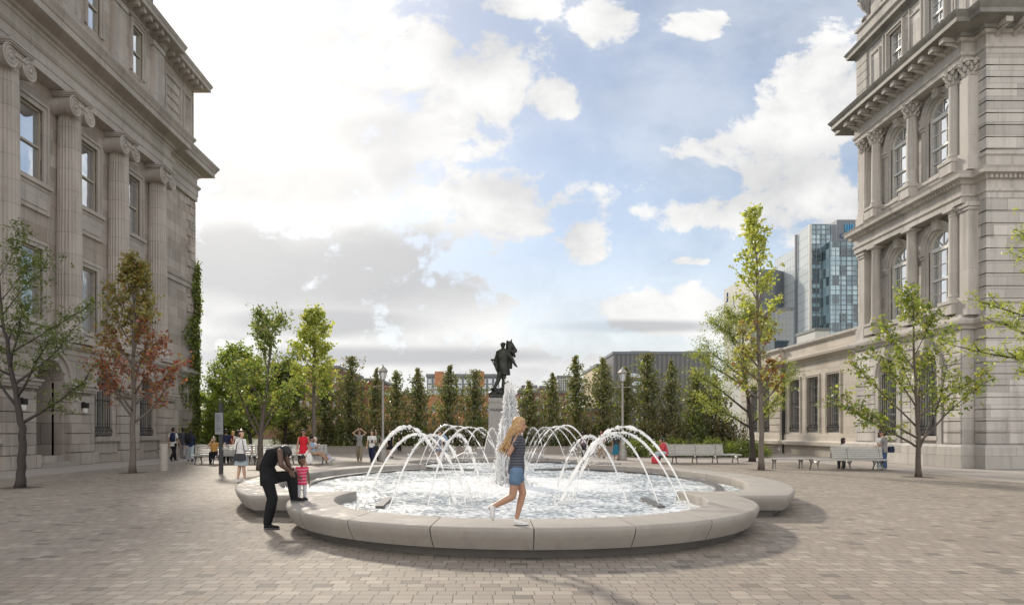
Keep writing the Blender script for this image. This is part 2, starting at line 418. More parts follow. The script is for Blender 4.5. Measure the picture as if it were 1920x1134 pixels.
def sash_window(T, parent, a, b, c, d, o, trim, fm, arch=False, bars=(1, 2), w_=.28, sill=True, to=.09, depth=.45, hood=False):
    """a window: stone surround, with painted frame and glass as sub-parts; o is the wall face"""
    t = MB(T)
    if arch:
        r = (b - a) / 2; zs = d - r; sc = (a + b) / 2
        ring_arch(t, sc, zs, r, r + w_, o - .04, o + to)
        fbox(t, a - w_, a, o - .04, o + to, c, zs - .002); fbox(t, b, b + w_, o - .04, o + to, c, zs - .002)
    else:
        architrave(t, a, b, c, d, w_, o - .04, o + to)
        architrave(t, a - w_ * .60, b + w_ * .60, c + .003, d + w_ * .60, w_ * .385, o + .003, o + to * 1.7)
    if sill: fbox(t, a - w_ - .1, b + w_ + .1, o - min(depth - .06, .12), o + to + .16, c - .2, c); fbox(t, a - w_, b + w_, o - .02, o + to + .06, c - .36, c - .203)
    wn = t.build('window', trim, parent)
    q = o - depth + .05; f = MB(T); fw = .09
    if arch:
        r = (b - a) / 2; zs = d - r; sc = (a + b) / 2
        ring_arch(f, sc, zs, r - fw, r + .01, q, q + .1)
        fbox(f, a - .01, a + fw, q, q + .1, c, zs); fbox(f, b - fw, b + .01, q, q + .1, c, zs)
        fbox(f, a + fw, b - fw, q, q + .12, zs - .09, zs + .07)
        for k in range(1, 4):
            an = PI * k / 4; c2, s2 = math.cos(an), math.sin(an)
            f.tube([(sc + .02 * c2, q + .04, zs + .05 + .02 * s2), (sc + (r - .05) * c2, q + .04, zs + (r - .05) * s2)], .022, 4)
        zt = zs - .09
    else:
        architrave(f, a + fw, b - fw, c, d - fw, fw + .01, q, q + .1); zt = d - fw
    fbox(f, a + fw, b - fw, q, q + .1, c, c + .1)
    zm = (c + zt) / 2
    fbox(f, a + fw, b - fw, q - .02, q + .11, zm - .05, zm + .05)
    nv, nh = bars
    for k in range(1, nv): x = a + fw + (b - a - 2 * fw) * k / nv; fbox(f, x - .018, x + .018, q + .01, q + .06, c + .1, zt)
    for lo, hi in ((c + .1, zm - .05), (zm + .05, zt)):
        for k in range(1, nh): z = lo + (hi - lo) * k / nh; fbox(f, a + fw, b - fw, q + .012, q + .058, z - .018, z + .018)
    f.build('window_frame', fm, wn)
    g = MB(T); (pane_arch if arch else pane_rect)(g, a, b, c, d, q + .015); g.build('pane', M['glass'], wn, recalc=False)
    k = MB(T); (pane_arch if arch else pane_rect)(k, a - .05, b + .05, c - .05, d + .05, q - .22); k.build('blind', M['dark'], wn, recalc=False)
    return wn
def grille(T, parent, a, b, c, d, o, n=8, arch=False):
    g = MB(T); r = (b - a) / 2; zs = d - r
    for k in range(n + 1):
        x = a + (b - a) * k / n
        top = zs + math.sqrt(max(0, r * r - (x - (a + b) / 2) ** 2)) if arch else d
        if k % 2 == 0 or True: g.tube([(x, o, c + .45), (x, o, top)], .018, 4)
        # bellied lower part
        g.tube([(x, o, c + .45), (x, o + .10, c + .36), (x, o + .15, c + .2), (x, o + .06, c + .08), (x, o, c + .02)], .016, 4)
        if k < n:
            xm = x + (b - a) / n / 2
            g.lathe([(.035, o + .1), (.035, o + .13)], (xm, 0, c + .3), 8, 'y')
    for z in (c + .03, c + .46, c + (d - c) * .55, c + (d - c) * .8): fbox(g, a, b, o - .012, o + .012, z - .02, z + .02)
    return g.build('window_bars', M['iron'], parent)

# ------------------------------------------------------------------ old court house on the left
LX = -20.9
TL = lambda s, o, z: (LX + o, s, z)
court = thing('court_house', (LX, 35, 0), 'weathered beige stone court house with giant fluted columns and scroll capitals', 'building')
SE = 48.5                                                # far corner of the facade
cols_s = [20.05, 24.5, 28.95, 33.4, 37.85, 42.3]
bays = [(cols_s[i] + cols_s[i + 1]) / 2 - .02 for i in range(5)]
up = [(b - .8, b + .8, 13.15, 16.55) for b in bays]; low = [(b - .8, b + .8, 6.75, 10.1) for b in bays]
b = MB(TL); wall(b, 15, SE, 5.2, 18.2, up + low, 0.0, .22); 
b.add([(SE, 0, -.1), (SE, -16, -.1), (SE, -16, 26.4), (SE, 0, 26.4)], [(0, 1, 2, 3)])
b.build('wall', M['stone_left'], court)
# panels between the windows
for bc in bays:
    p = MB(TL); fbox(p, bc - 1.25, bc + 1.25, .0, .13, 11.75, 12.8); fbox(p, bc - 1.0, bc + 1.0, .12, .17, 11.95, 12.6); p.build('apron_panel', M['stone_left_trim'], court)
for q in up: sash_window(TL, court, *q, 0.0, M['stone_left_trim'], M['frame'], bars=(1, 1), w_=.36, to=.10, depth=.22)
for q in low: sash_window(TL, court, *q, 0.0, M['stone_left_trim'], M['frame'], bars=(1, 1), w_=.32, to=.09, depth=.22)
# columns
CO = .42                                                 # column axis in front of the wall
def column(s):
    c = MB(TL); c.smooth = False; n = 24
    rings = []
    for z, r in ((6.55, .60), (6.7, .575), (8.5, .575), (11, .56), (14, .53), (16.75, .50), (16.86, .53), (16.95, .53)):
        ring = []
        for k in range(n * 4):
            a = 2 * PI * k / (n * 4); rr = r - (.045 if k % 4 in (1, 2, 3) else 0) + (.012 if k % 4 in (1, 3) else 0)
            if z < 6.6 or z > 16.8: rr = r
            ring.append((s + rr * math.cos(a), CO + rr * math.sin(a), z))
        rings.append(ring)
    c.loft(rings)
    o = c.build('column', M['stone_column'], court)
    bs = MB(TL); bs.lathe([(.60, 6.56), (.70, 6.5), (.74, 6.42), (.70, 6.34), (.66, 6.3), (.68, 6.24), (.78, 6.18), (.80, 6.08), (.76, 6.0)], (s, CO, 0), 28)
    bs.build('column_base', M['stone_left_trim'], o, smooth=True)
    k = MB(TL)
    k.lathe([(.52, 16.95), (.56, 17.0), (.66, 17.16), (.69, 17.28), (.62, 17.34)], (s, CO, 0), 28)      # echinus
    fbox(k, s - .62, s + .62, CO - .5, CO + .60, 17.34, 17.66)                                          # cushion
    fbox(k, s - .74, s + .74, CO - .7, CO + .76, 17.72, 17.8); fbox(k, s - .70, s + .70, CO - .7, CO + .71, 17.66, 17.718); fbox(k, s - .78, s + .78, CO - .7, CO + .80, 17.803, 17.9)
    for sg in (-1, 1):
        cx = s + sg * .60; cz = 17.18
        # the bolster behind, then the scroll with its spiral fillet
        k.lathe([(.43, CO - .55), (.36, CO - .2), (.33, CO), (.36, CO + .25), (.44, CO + .62), (.44, CO + .66)], (cx, 0, cz), 24, 'y')
        pts = []; rad = []
        for i in range(66):
            t = i / 65; an = PI / 2 - sg * -1 * t * 5.2 * PI * 1.0; rr = .445 * (1 - t) ** .9 + .05
            pts.append((cx + sg * -1 * rr * math.cos(an) * -1, CO + .665, cz + rr * math.sin(an))); rad.append(.042 * (1 - .45 * t))
        k.tube(pts, rad, 5)
        k.lathe([(.10, CO + .64), (.10, CO + .71), (.05, CO + .735)], (cx, 0, cz), 12, 'y')
    for i in range(5):                                                                                  # egg and dart between the scrolls
        k.ball((s + (i - 2) * .15, CO + .69, 17.36), .07, 8, 6, (1, .8, 1.3))
    k.build('capital', M['stone_left_trim'], o, angle=40)
for s in cols_s: column(s)
# pilaster return beside the last column, and corner quoins
b = MB(TL); fbox(b, 42.95, 44.0, .0, .22, 6.0, 17.9); fbox(b, 42.85, 44.1, .0, .30, 17.35, 17.9)
b.build('pilaster', M['stone_left'], court)
qn = MB(TL)
for k in range(22):
    z = 6.2 + k * .53; w_ = 1.15 if k % 2 else .75
    fbox(qn, SE - w_, SE + .09, -.9, .09, z + .02, z + .51)
qn.build('corner_quoins', M['stone_left'], court)
b = MB(); b.sweep([(LX, 44.0), (LX, SE), (-37, SE)], [(-.1, 11.6), (.1, 11.62), (.1, 11.9), (.18, 11.95), (.22, 12.1), (-.1, 12.14)]); b.build('string_course', M['stone_left_trim'], court)
# ground floor: stands forward of the columns
GX = .85
door_s = bays[2]
gops = []
for i, bc in enumerate(bays):
    if i == 2: gops.append((bc - 1.0, bc + 1.0, .32, 4.9, True))
    else: gops.append((bc - .82, bc + .82, 1.35, 4.75, True))
g = MB(TL); wall(g, 15, 44.2, -.1, 6.0, gops, GX, .5); wall(g, 44.2, SE, -.1, 6.0, (), .15, .3)
g.add([(44.2, GX, -.1), (44.2, .15, -.1), (44.2, .15, 6.0), (44.2, GX, 6.0)], [(0, 1, 2, 3)])
g.build('ground_floor_wall', M['stone_left_ground'], court)
g = MB(TL)
for i in range(6):                                       # piers under the columns, in big courses
    s = cols_s[i]; 
    for k in range(4):
        z0 = .0 + (.0 if k == 0 else .62 + (k - 1) * .92); z1 = (.60 if k == 0 else z0 + .90)
        e = .14 if k == 0 else 0
        fbox(g, s - 1.02 - e, s + 1.02 + e, GX - .1, GX + .22 + e, z0, z1 - .02)
fbox(g, 44.2, SE + .12, .0, .34, -.02, .6)
for k in range(6): fbox(g, 46.9 if k % 2 else 46.3, SE + .1, -.8, .26, .62 + k * .9, .62 + k * .9 + .87)
fbox(g, 15, 44.2, GX - .05, GX + .10, -.02, .5)
g.build('ground_floor_pier', M['stone_left_ground'], court)
g = MB(TL)
for i in range(6):                                       # impost mouldings
    s = cols_s[i]
    for z0, z1, e in ((3.5, 3.62, .05), (3.62, 3.8, .12), (3.8, 3.9, .2)): fbox(g, s - 1.04 - e, s + 1.04 + e, GX - .12, GX + .24 + e, z0, z1 - .003)
for q, bc in zip(gops, bays):                            # voussoir rings, hoods and keystones
    r = (q[1] - q[0]) / 2; zs = q[3] - r
    ring_arch(g, bc, zs, r, r + .34, GX - .02, GX + .12); ring_arch(g, bc, zs, r + .34, r + .46, GX - .02, GX + .24)
    g.prism([(bc - .17, zs + r - .06), (bc + .17, zs + r - .06), (bc + .30, zs + r + .74), (bc - .30, zs + r + .74)], 'y', GX, GX + .34)
g.build('arch_moulding', M['stone_left_trim'], court)
# base belt that carries the columns
b = MB(); b.sweep([(LX + GX, 15), (LX + GX, 44.2), (LX + .15, 44.2), (LX + .15, SE), (-37, SE)],
    [(-.9, 5.3), (.04, 5.3), (.04, 5.5), (.16, 5.56), (.24, 5.68), (.24, 5.8), (.05, 5.86), (.05, 6.0), (-.9, 6.01)]); b.build('belt_course', M['stone_left_trim'], court)
b = MB(TL)
for s in cols_s: fbox(b, s - .86, s + .86, -.05, 1.2, 5.86, 6.02)
for bc in bays: fbox(b, bc - 1.2, bc + 1.2, -.05, .42, 6.02, 6.4)
b.build('column_plinth', M['stone_left_trim'], court)
for i, (q, bc) in enumerate(zip(gops, bays)):
    wn = MB(TL)
    if i == 2:
        fbox(wn, bc - .99, bc - .80, GX - .6, GX - .30, .32, 3.9)
        d = wn.build('door', M['frame_white'], court)
        jm = MB(TL); fbox(jm, bc + 1.0, bc + 1.3, GX - 1.42, GX - .4, .0, 4.6); fbox(jm, bc - 1.3, bc - 1.0, GX - 1.42, GX - .5, .0, 4.6); fbox(jm, bc - 1.3, bc + 1.3, GX - 1.42, GX - .45, 4.6, 5.0); jm.build('door_jamb', M['stone_left_ground'], d)
        dd = MB(TL); fbox(dd, bc - 1.0, bc + 1.0, GX - 1.45, GX - 1.4, .32, 4.9)
        dd.build('door_leaf', M['granite'], d)
        st = MB(TL); fbox(st, bc - 1.0, bc + 1.0, GX - 1.0, GX + .06, -.02, .32); fbox(st, bc - 1.0, bc + 1.0, GX + .06, GX + .4, -.02, .215); fbox(st, bc - 1.0, bc + 1.0, GX + .4, GX + .74, -.02, .11)
        st.build('door_step', M['slab'], court)
    else:
        fbox(wn, q[0] - .28, q[1] + .28, GX - .3, GX + .28, 1.1, 1.35); fbox(wn, q[0] - .2, q[1] + .2, GX - .1, GX + .16, .5, 1.097)
        d = wn.build('window', M['stone_left_ground'], court)
        f = MB(TL); fbox(f, q[0], q[0] + .1, GX - .46, GX - .38, 1.35, 4.0); fbox(f, q[1] - .1, q[1], GX - .46, GX - .38, 1.35, 4.0); fbox(f, q[0], q[1], GX - .46, GX - .38, 3.7, 3.82); fbox(f, bc - .03, bc + .03, GX - .46, GX - .40, 1.35, 3.7)
        f.build('window_frame', M['frame'], d)
        pp = MB(TL); pane_arch(pp, q[0], q[1], q[2], q[3], GX - .44); pp.build('pane', M['glass'], d, recalc=False)
        grille(TL, d, q[0] + .02, q[1] - .02, q[2], q[3], GX - .12, 7, True)
for s in (cols_s[2], cols_s[3]):                          # sconces either side of the door
    l = MB(TL); fbox(l, s - .13, s + .13, GX + .22, GX + .46, 2.75, 3.0); fbox(l, s - .07, s + .07, GX + .22, GX + .3, 2.6, 3.05)
    lo = l.build('wall_lamp', M['iron'], court)
    l = MB(TL); l.lathe([(.09, 2.5), (.12, 2.56), (.12, 2.745)], (s, GX + .34, 0), 10); l.build('lamp_shade', M['frame_white'], lo)
# entablature, main cornice, attic, roof
EP = [(LX + .55, 15), (LX + .55, 43.5), (LX + .1, 43.5), (LX + .1, SE), (-37, SE)]
b = MB(); b.sweep(EP, [(-.6, 17.9), (.12, 17.9), (.12, 18.25), (.16, 18.27), (.16, 18.7), (.22, 18.74), (.30, 18.86), (.30, 18.95), (.1, 19.0), (.1, 19.52), (-.6, 19.55)])
b.build('entablature', M['stone_left_trim'], court)
b = MB(); b.sweep(EP, [(-.6, 19.5), (.14, 19.5), (.2, 19.62), (.34, 19.66), (.34, 19.84), (.95, 19.9), (1.0, 19.92), (1.0, 20.22), (1.06, 20.26), (1.12, 20.40), (1.24, 20.58), (1.26, 20.68), (.3, 20.86), (-.6, 20.9)])
b.build('main_cornice', M['stone_left_trim'], court)
AO = .3
acent = [b_ for b_ in bays]
aops = [(bc - .55, bc + .55, 22.45, 25.15) for bc in acent]
b = MB(TL); wall(b, 15, 43.5, 20.7, 26.3, aops, AO, .2); wall(b, 43.5, SE, 20.7, 26.3, (), -.1, .3)
b.add([(43.5, AO, 20.7), (43.5, -.1, 20.7), (43.5, -.1, 26.3), (43.5, AO, 26.3)], [(0, 1, 2, 3)])
b.build('attic_wall', M['stone_left'], court)
for q in aops: sash_window(TL, court, *q, AO, M['stone_left_trim'], M['frame'], bars=(1, 1), w_=.3, to=.08, depth=.2, sill=False)
b = MB(TL)
fbox(b, 15, 43.6, AO, AO + .16, 20.86, 21.7); fbox(b, 43.6, SE + .06, -.1, .1, 20.86, 21.7)
for s in cols_s[:]:                                      # panelled attic piers over the columns
    fbox(b, s - .62, s + .62, AO - .02, AO + .20, 21.7, 25.4)
    fbox(b, s - .74, s + .74, AO - .02, AO + .26, 21.7, 22.0); fbox(b, s - .74, s + .74, AO - .02, AO + .28, 25.15, 25.45)
    for x in (-.42, .42): fbox(b, s + x - .05, s + x + .05, AO + .2, AO + .24, 22.3, 24.9)
for bc in bays:
    fbox(b, bc - 1.1, bc + 1.1, AO - .02, AO + .13, 25.5, 25.78)
    for x in range(-4, 5): b.ball((bc + x * .22, AO + .14, 25.64), .1, 7, 5)
for x0, x1 in ((44.3, 46.6), (47.0, 48.2)): architrave(b, x0 + .12, x1 - .12, 22.2, 24.9, .12, -.12, .0); fbox(b, x0, x1, -.12, .0, 22.0, 22.15)
for i in range(9):
    for j in range(4): b.ball((44.65 + i * .2, -.08, 22.5 + j * .62), .12, 7, 5, (1, .7, 1.4))
b.build('attic_moulding', M['stone_left_trim'], court)
AP = [(LX + AO, 15), (LX + AO, 43.4), (LX - .1, 43.4), (LX - .1, SE), (-37, SE)]
b = MB(); b.sweep(AP, [(-.6, 25.75), (.1, 25.75), (.16, 25.9), (.2, 26.02), (.9, 26.06), (.94, 26.08), (.94, 26.3), (1.02, 26.42), (1.06, 26.56), (.2, 26.7), (-.6, 26.72)])
b.build('attic_cornice', M['stone_left_trim'], court)
for k in range(30):
    s = 21.5 + k * .72; b = MB(TL); fbox(b, s - .14, s + .14, AO + .02, AO + .78, 25.78, 26.05); b.build('cornice_bracket', M['stone_left_trim'], court)
for k in range(7): s = 43.95 + k * .72; b = MB(TL); fbox(b, s - .14, s + .14, -.1, .70, 25.78, 26.05); b.build('cornice_bracket', M['stone_left_trim'], court)
b = MB(TL)
b.loft([[(15, .1, 26.6), (SE - .2, -.3, 26.6), (SE - .2, -15, 26.6), (15, -15, 26.6)], [(15, -1.6, 30.2), (SE - 1.9, -1.9, 30.2), (SE - 1.9, -14, 30.2), (15, -14, 30.2)]])
fbox(b, 15, 41.6, -9, AO + .2, 26.71, 28.2); fbox(b, 15, 41.9, -9, AO + .35, 28.2, 28.45)
b.build('roof', M['lead'], court)
for s in (43.4, 46.6):                                   # dormers over the corner
    d = MB(TL); fbox(d, s - .7, s + .7, -2.2, -.25, 26.7, 28.0); fbox(d, s - .85, s + .85, -2.2, -.1, 28.0, 28.2)
    dm = d.build('dormer', M['stone_left_trim'], court)
    d = MB(TL); pane_rect(d, s - .45, s + .45, 26.95, 27.85, -.235); d.build('pane', M['glass'], dm, recalc=False)
b = MB(TL); fbox(b, 15.2, 42.8, -12, -.62, -.1, 26.5); fbox(b, 42.8, SE - .1, -12, -.7, -.1, 26.5); b.build('core_wall', M['stone_left'], court)

# ------------------------------------------------------------------ city hall pavilion on the right
RX = 21.4; RN, RF = 29.3, 39.3                           # plane of its side wall; near and far corner
TR = lambda s, o, z: (RX - o, s, z)
TF = lambda s, o, z: (RX + s, RN - o, z)                 # its front, facing the viewer: s to the right
hall = thing('city_hall', (RX + 3, 34, 0), 'tall grey stone city hall pavilion with arched windows between slender columns', 'building')
rc = [30.75, 33.85, 36.95]; rb = [32.3, 35.4]
PATH = [(40, RF), (RX, RF), (RX, RN), (40, RN)]          # outline, outward on the right hand
def belt(name, prof, jog=.62, m='stone_right_trim'):
    """moulding round the pavilion; it steps forward over the column bay"""
    p = [(40, RF), (RX, RF), (RX, 38.6), (RX - jog, 38.6), (RX - jog, 29.95), (RX, 29.95), (RX, RN), (40, RN)]
    q = MB(); q.sweep(p, prof); return q.build(name, M[m], hall)
g_ops = [(c - .8, c + .8, 1.4, 5.35, True) for c in rb]
w1 = [(c - .82, c + .82, 7.45, 11.1, True) for c in rb]; w2 = [(c - .82, c + .82, 13.75, 17.35, True) for c in rb]
w3 = [(c - .55, c + .55, 20.55, 22.5) for c in (32.35, 35.55)]
b = MB(TR)
wall(b, 29.95, 38.6, -.1, 6.4, g_ops, .6, .5); wall(b, RN, 29.95, -.1, 6.4, (), 0); wall(b, 38.6, RF, -.1, 6.4, (), 0)
wall(b, RN, RF, 6.4, 19.6, w1 + w2, 0, .24)
for s in (29.95, 38.6): b.add([(s, .6, -.1), (s, -.1, -.1), (s, -.1, 6.4), (s, .6, 6.4)], [(0, 1, 2, 3)])
b.T = TF; wall(b, 0, 20, -.1, 19.6, (), 0)
b.T = None; b.add([(RX, RF, -.1), (40, RF, -.1), (40, RF, 24), (RX, RF, 24)], [(0, 1, 2, 3)])
b.build('wall', M['stone_right'], hall)
b = MB(TR)
rustic(b, 30.0, 38.55, 1.05, 6.1, .50, .5, .66, [(q[0] - .42, q[1] + .42, q[2] - .6, q[3] + .42, True) for q in g_ops])
b.build('rusticated_course', M['stone_right'], hall)
for z0, z1 in ((1.05, 6.1), (7.3, 11.6), (13.7, 17.8)):
    for T_, x0, x1, e_ in ((TR, RN - .062, 29.9, .07), (TR, 38.65, RF + .07, .07), (TF, -.063, 1.95, .07), (TF, 3.3, 20, .07)):
        b = MB(T_); rustic(b, x0, x1, z0, z1, .52, -.3, e_); b.build('rusticated_course', M['stone_right'], hall)
b = MB(TF); rustic(b, 1.951, 3.299, 1.05, 6.1, .52, -.3, .075); b.build('rusticated_course', M['stone_right'], hall)
b = MB(TF)
for z0, z1 in ((7.2, 11.6), (13.6, 17.8)): fbox(b, 2.05, 3.15, 0, .3, z0, z1 - .6); fbox(b, 1.95, 3.25, 0, .38, z0 - .9, z0)
b.build('pilaster', M['stone_right_trim'], hall)
belt('plinth', [(-.1, -.1), (.2, -.1), (.2, .92), (.1, 1.03), (-.1, 1.05)], .6, 'stone_right')
belt('belt_course', [(-.1, 6.1), (.1, 6.1), (.14, 6.22), (.3, 6.3), (.34, 6.42), (.34, 6.52), (.1, 6.6), (.1, 6.72), (-.1, 6.75)])
belt('pedestal_course', [(-.1, 6.72), (.06, 6.72), (.06, 7.1), (.14, 7.16), (.14, 7.28), (-.1, 7.3)], .25)
belt('second_entablature', [(-.7, 11.6), (.05, 11.6), (.05, 11.85), (.12, 11.9), (.12, 12.0), (.04, 12.02), (.04, 12.4), (.12, 12.42), (.2, 12.56), (.42, 12.6), (.44, 12.75), (.5, 12.86), (.1, 12.94), (-.7, 12.96)])
belt('upper_pedestal_course', [(-.1, 12.9), (.06, 12.9), (.06, 13.4), (.14, 13.46), (.14, 13.58), (-.1, 13.6)], .25)
belt('main_entablature', [(-.7, 17.8), (.05, 17.8), (.05, 18.0), (.12, 18.06), (.12, 18.18), (.04, 18.2), (.04, 18.62), (.14, 18.66), (.2, 18.78), (-.7, 18.8)])
belt('main_cornice', [(-.7, 18.78), (.3, 18.78), (.34, 18.9), (.92, 19.0), (.96, 19.02), (.96, 19.2), (1.06, 19.34), (1.12, 19.44), (.3, 19.62), (-.7, 19.66)], .55, 'copper')
b = MB(TR)                                               # dentils and brackets
for k in range(42): s = 30.1 + k * .202; fbox(b, s, s + .11, .62, .86, 12.42, 12.58)
b.build('dentils', M['stone_right_trim'], hall); b = MB(TF)
for k in range(60): s = .0 + k * .2; fbox(b, s, s + .11, .02, .24, 12.42, 12.58)
b.build('dentils', M['stone_right_trim'], hall)
for k in range(12):
    s = 30.2 + k * .74; b = MB(TR); fbox(b, s - .15, s + .15, .6, 1.36, 18.74, 18.96); b.tube([(s, .62, 18.55), (s, .8, 18.66), (s, 1.2, 18.72)], [.07, .10, .06], 6); b.build('cornice_bracket', M['stone_right_trim'], hall)
for k in range(10):
    s = .4 + k * .74; b = MB(TF); fbox(b, s - .15, s + .15, .05, .78, 18.74, 18.96); b.tube([(s, .05, 18.55), (s, .2, 18.66), (s, .6, 18.72)], [.07, .10, .06], 6); b.build('cornice_bracket', M['stone_right_trim'], hall)
def slim_column(s, z0, z1, rich):
    b = MB(TR); r = .25; o = .38
    b.smooth = True
    b.lathe([(r * 1.28, z0), (r * 1.32, z0 + .06), (r * 1.12, z0 + .13), (r * 1.2, z0 + .2), (r * 1.02, z0 + .26), (r, z0 + .4), (r * .99, z0 + 1.8), (r * .88, z1 - .72 if rich else z1 - .38), (r * .9, z1 - .7 if rich else z1 - .36)], (s, o, 0), 20)
    c = b.build('column', M['stone_right_trim'], hall, angle=45)
    b = MB(TR); fbox(b, s - .42, s + .42, -.02, .82, z0 - .62, z0 - .16); fbox(b, s - .46, s + .46, -.02, .87, z0 - .16, z0 - .02)
    b.build('pedestal', M['stone_right_trim'], c)
    capital(TR, s, o, z1, r, rich, c)
def capital(T, s, o, z1, r, rich, parent, square=False):
    k = MB(T)
    if rich:
        k.lathe([(r * .9, z1 - .72), (r * 1.0, z1 - .4), (r * 1.35, z1 - .12)], (s, o, 0), 14)
        rnd = random.Random(int(s * 100))
        for row, (zz, rr, n) in enumerate(((z1 - .60, r * 1.0, 8), (z1 - .38, r * 1.2, 8), (z1 - .16, r * 1.5, 8))):
            for i in range(n):
                a = 2 * PI * (i + .5 * row) / n
                k.ball((s + rr * math.cos(a), o + rr * math.sin(a), zz + .03), .10 + .01 * row, 6, 5, (.8, .8, 1.35))
                k.ball((s + (rr + .07) * math.cos(a), o + (rr + .07) * math.sin(a), zz + .10), .06, 6, 4)
        fbox(k, s - r * 1.55, s + r * 1.55, o - r * 1.55, o + r * 1.55, z1 - .09, z1 - .01)
    else:
        k.lathe([(r * .9, z1 - .36), (r * 1.02, z1 - .33), (r * .92, z1 - .28), (r * .95, z1 - .2), (r * 1.3, z1 - .12)], (s, o, 0), 18)
        fbox(k, s - r * 1.4, s + r * 1.4, o - r * 1.4, o + r * 1.4, z1 - .12, z1 - .01)
    k.build('capital', M['stone_right_trim'], parent, angle=40)
for s in rc:
    slim_column(s, 7.45, 11.6, False); slim_column(s, 13.75, 17.8, True)
for s in (29.98, 38.2):                                  # flanking pilasters
    for z0, z1, rich in ((7.3, 11.6, 0), (13.6, 17.8, 1)):
        b = MB(TR); fbox(b, s - .28, s + .28, 0, .5, z0, z1 - (.7 if rich else .34)); fbox(b, s - .34, s + .34, 0, .56, z0, z0 + .22); 
        if not rich: fbox(b, s - .33, s + .33, 0, .55, z1 - .34, z1 - .2); fbox(b, s - .38, s + .38, 0, .6, z1 - .2, z1 - .01)
        fbox(b, s - .40, s + .40, 0, .62, z0 - .62, z0 - .02)
        p = b.build('pilaster', M['stone_right_trim'], hall)
        if rich: capital(TR, s, .26, z1, .24, True, p)
b = MB(TF); c_ = None
for z1, rich in ((11.6, 0), (17.8, 1)):
    pl = MB(TF); fbox(pl, 2.1, 3.1, .02, .34, z1 - .62, z1 - .55); p = pl.build('pilaster', M['stone_right_trim'], hall)
    for x in (2.3, 2.9): capital(TF, x, .16, z1, .22, True, p)
for z0, ops in ((7.3, w1), (13.6, w2)):
    for q in ops:
        wn = sash_window(TR, hall, *q[:4], 0.0, M['stone_right_trim'], M['frame_white'], True, (3, 2), .16, True, .05, .24)
        e = MB(TR); sc = (q[0] + q[1]) / 2; r = (q[1] - q[0]) / 2; zs = q[3] - r
        ring_arch(e, sc, zs, r + .18, r + .32, 0, .12); ring_arch(e, sc, zs, r + .32, r + .42, 0, .19)
        for sg in (-1, 1):
            x = sc + sg * (r + .31); fbox(e, x - .12, x + .12, 0, .11, z0 + .1, zs - .3); fbox(e, x - .16, x + .16, 0, .17, zs - .3, zs - .16); fbox(e, x - .19, x + .19, 0, .22, zs - .157, zs - .01)
        e.prism([(sc - .16, zs + r + .02), (sc + .16, zs + r + .02), (sc + .26, zs + r + .66), (sc - .26, zs + r + .66)], 'y', .02, .3)
        if z0 > 10: e.ball((sc, .3, zs + r + .4), .17, 8, 6, (1, .7, 1.2)); e.ball((sc, .28, zs + r + .6), .15, 8, 6)
        e.build('arch_moulding', M['stone_right_trim'], wn)
for q in g_ops:
    t = MB(TR); r = (q[1] - q[0]) / 2; sc = (q[0] + q[1]) / 2; zs = q[3] - r
    ring_arch(t, sc, zs, r, r + .2, .58, .70); ring_arch(t, sc, zs, r + .2, r + .36, .58, .78)
    fbox(t, q[0] - .3, q[0], .58, .70, .9, zs - .002); fbox(t, q[1], q[1] + .3, .58, .70, .9, zs - .002)
    t.prism([(sc - .14, zs + r + .0), (sc + .14, zs + r + .0), (sc + .22, zs + r + .6), (sc - .22, zs + r + .6)], 'y', .6, .92)
    fbox(t, q[0] - .02, q[1] + .02, .2, .72, 1.2, 1.4)
    wn = t.build('window', M['stone_right_trim'], hall)
    f = MB(TR); o = .14
    for x in (q[0], sc - .05, q[1] - .09): fbox(f, x, x + .1, o, o + .1, 1.4, zs)
    for z in (2.5, 3.6, zs): fbox(f, q[0], q[1], o, o + .09, z - .05, z + .05)
    f.build('window_frame', M['frame_white'], wn)
    p = MB(TR); pane_arch(p, *q[:4], o + .01); p.build('pane', M['glass'], wn, recalc=False)
    grille(TR, wn, q[0] + .03, q[1] - .03, q[2], q[3], .50, 8, True)
# attic storey, its cornice, parapet and urns
b = MB(TR); wall(b, 30.0, 38.9, 19.5, 23.2, w3, .12, .22); wall(b, RN + .2, 30.0, 19.5, 23.2, (), -.1); wall(b, 38.9, RF - .1, 19.5, 23.2, (), -.1)
for s in (30.0, 38.9): b.add([(s, .12, 19.5), (s, -.1, 19.5), (s, -.1, 23.2), (s, .12, 23.2)], [(0, 1, 2, 3)])
b.T = TF; wall(b, 0.1, 20, 19.5, 23.2, (), -.2)
b.build('attic_wall', M['stone_right'], hall)
b = MB(TR)
for q in w3: architrave(b, q[0] - .55, q[1] + .55, 19.7, q[3] + .3, .09, .1, .2)
for x0, x1 in ((37.0, 37.9), (33.45, 34.45), (30.3, 31.1)): architrave(b, x0 + .1, x1 - .1, 20.3, 22.4, .08, .1, .19); fbox(b, x0, x1, .1, .19, 20.2, 20.28)
for z in np.arange(19.9, 22.9, .5): fbox(b, 38.25, RF - .02, -.2, .2, z, z + .46)
b.build('attic_moulding', M['stone_right_trim'], hall)
for q in w3: sash_window(TR, hall, *q, .12, M['stone_right_trim'], M['frame_white'], False, (2, 2), .2, False, .1, .22)
b = MB(); p2 = [(40, RF), (RX, RF), (RX, RN), (40, RN)]
b.sweep(p2, [(-.6, 22.9), (.16, 22.9), (.22, 23.05), (.5, 23.16), (.52, 23.32), (.62, 23.48), (.1, 23.6), (-.6, 23.62)]); b.build('attic_cornice', M['copper'], hall)
b = MB(); b.sweep(p2, [(-.5, 23.6), (.1, 23.6), (.1, 24.5), (.2, 24.56), (.2, 24.72), (-.5, 24.74)]); b.build('parapet', M['stone_right_trim'], hall)
b = MB(TR)
for k in range(9): b.lathe([(.1, 24.75), (.13, 24.95), (.07, 25.25), (.1, 25.5)], (33.2 + k * .42, -.3, 0), 8)
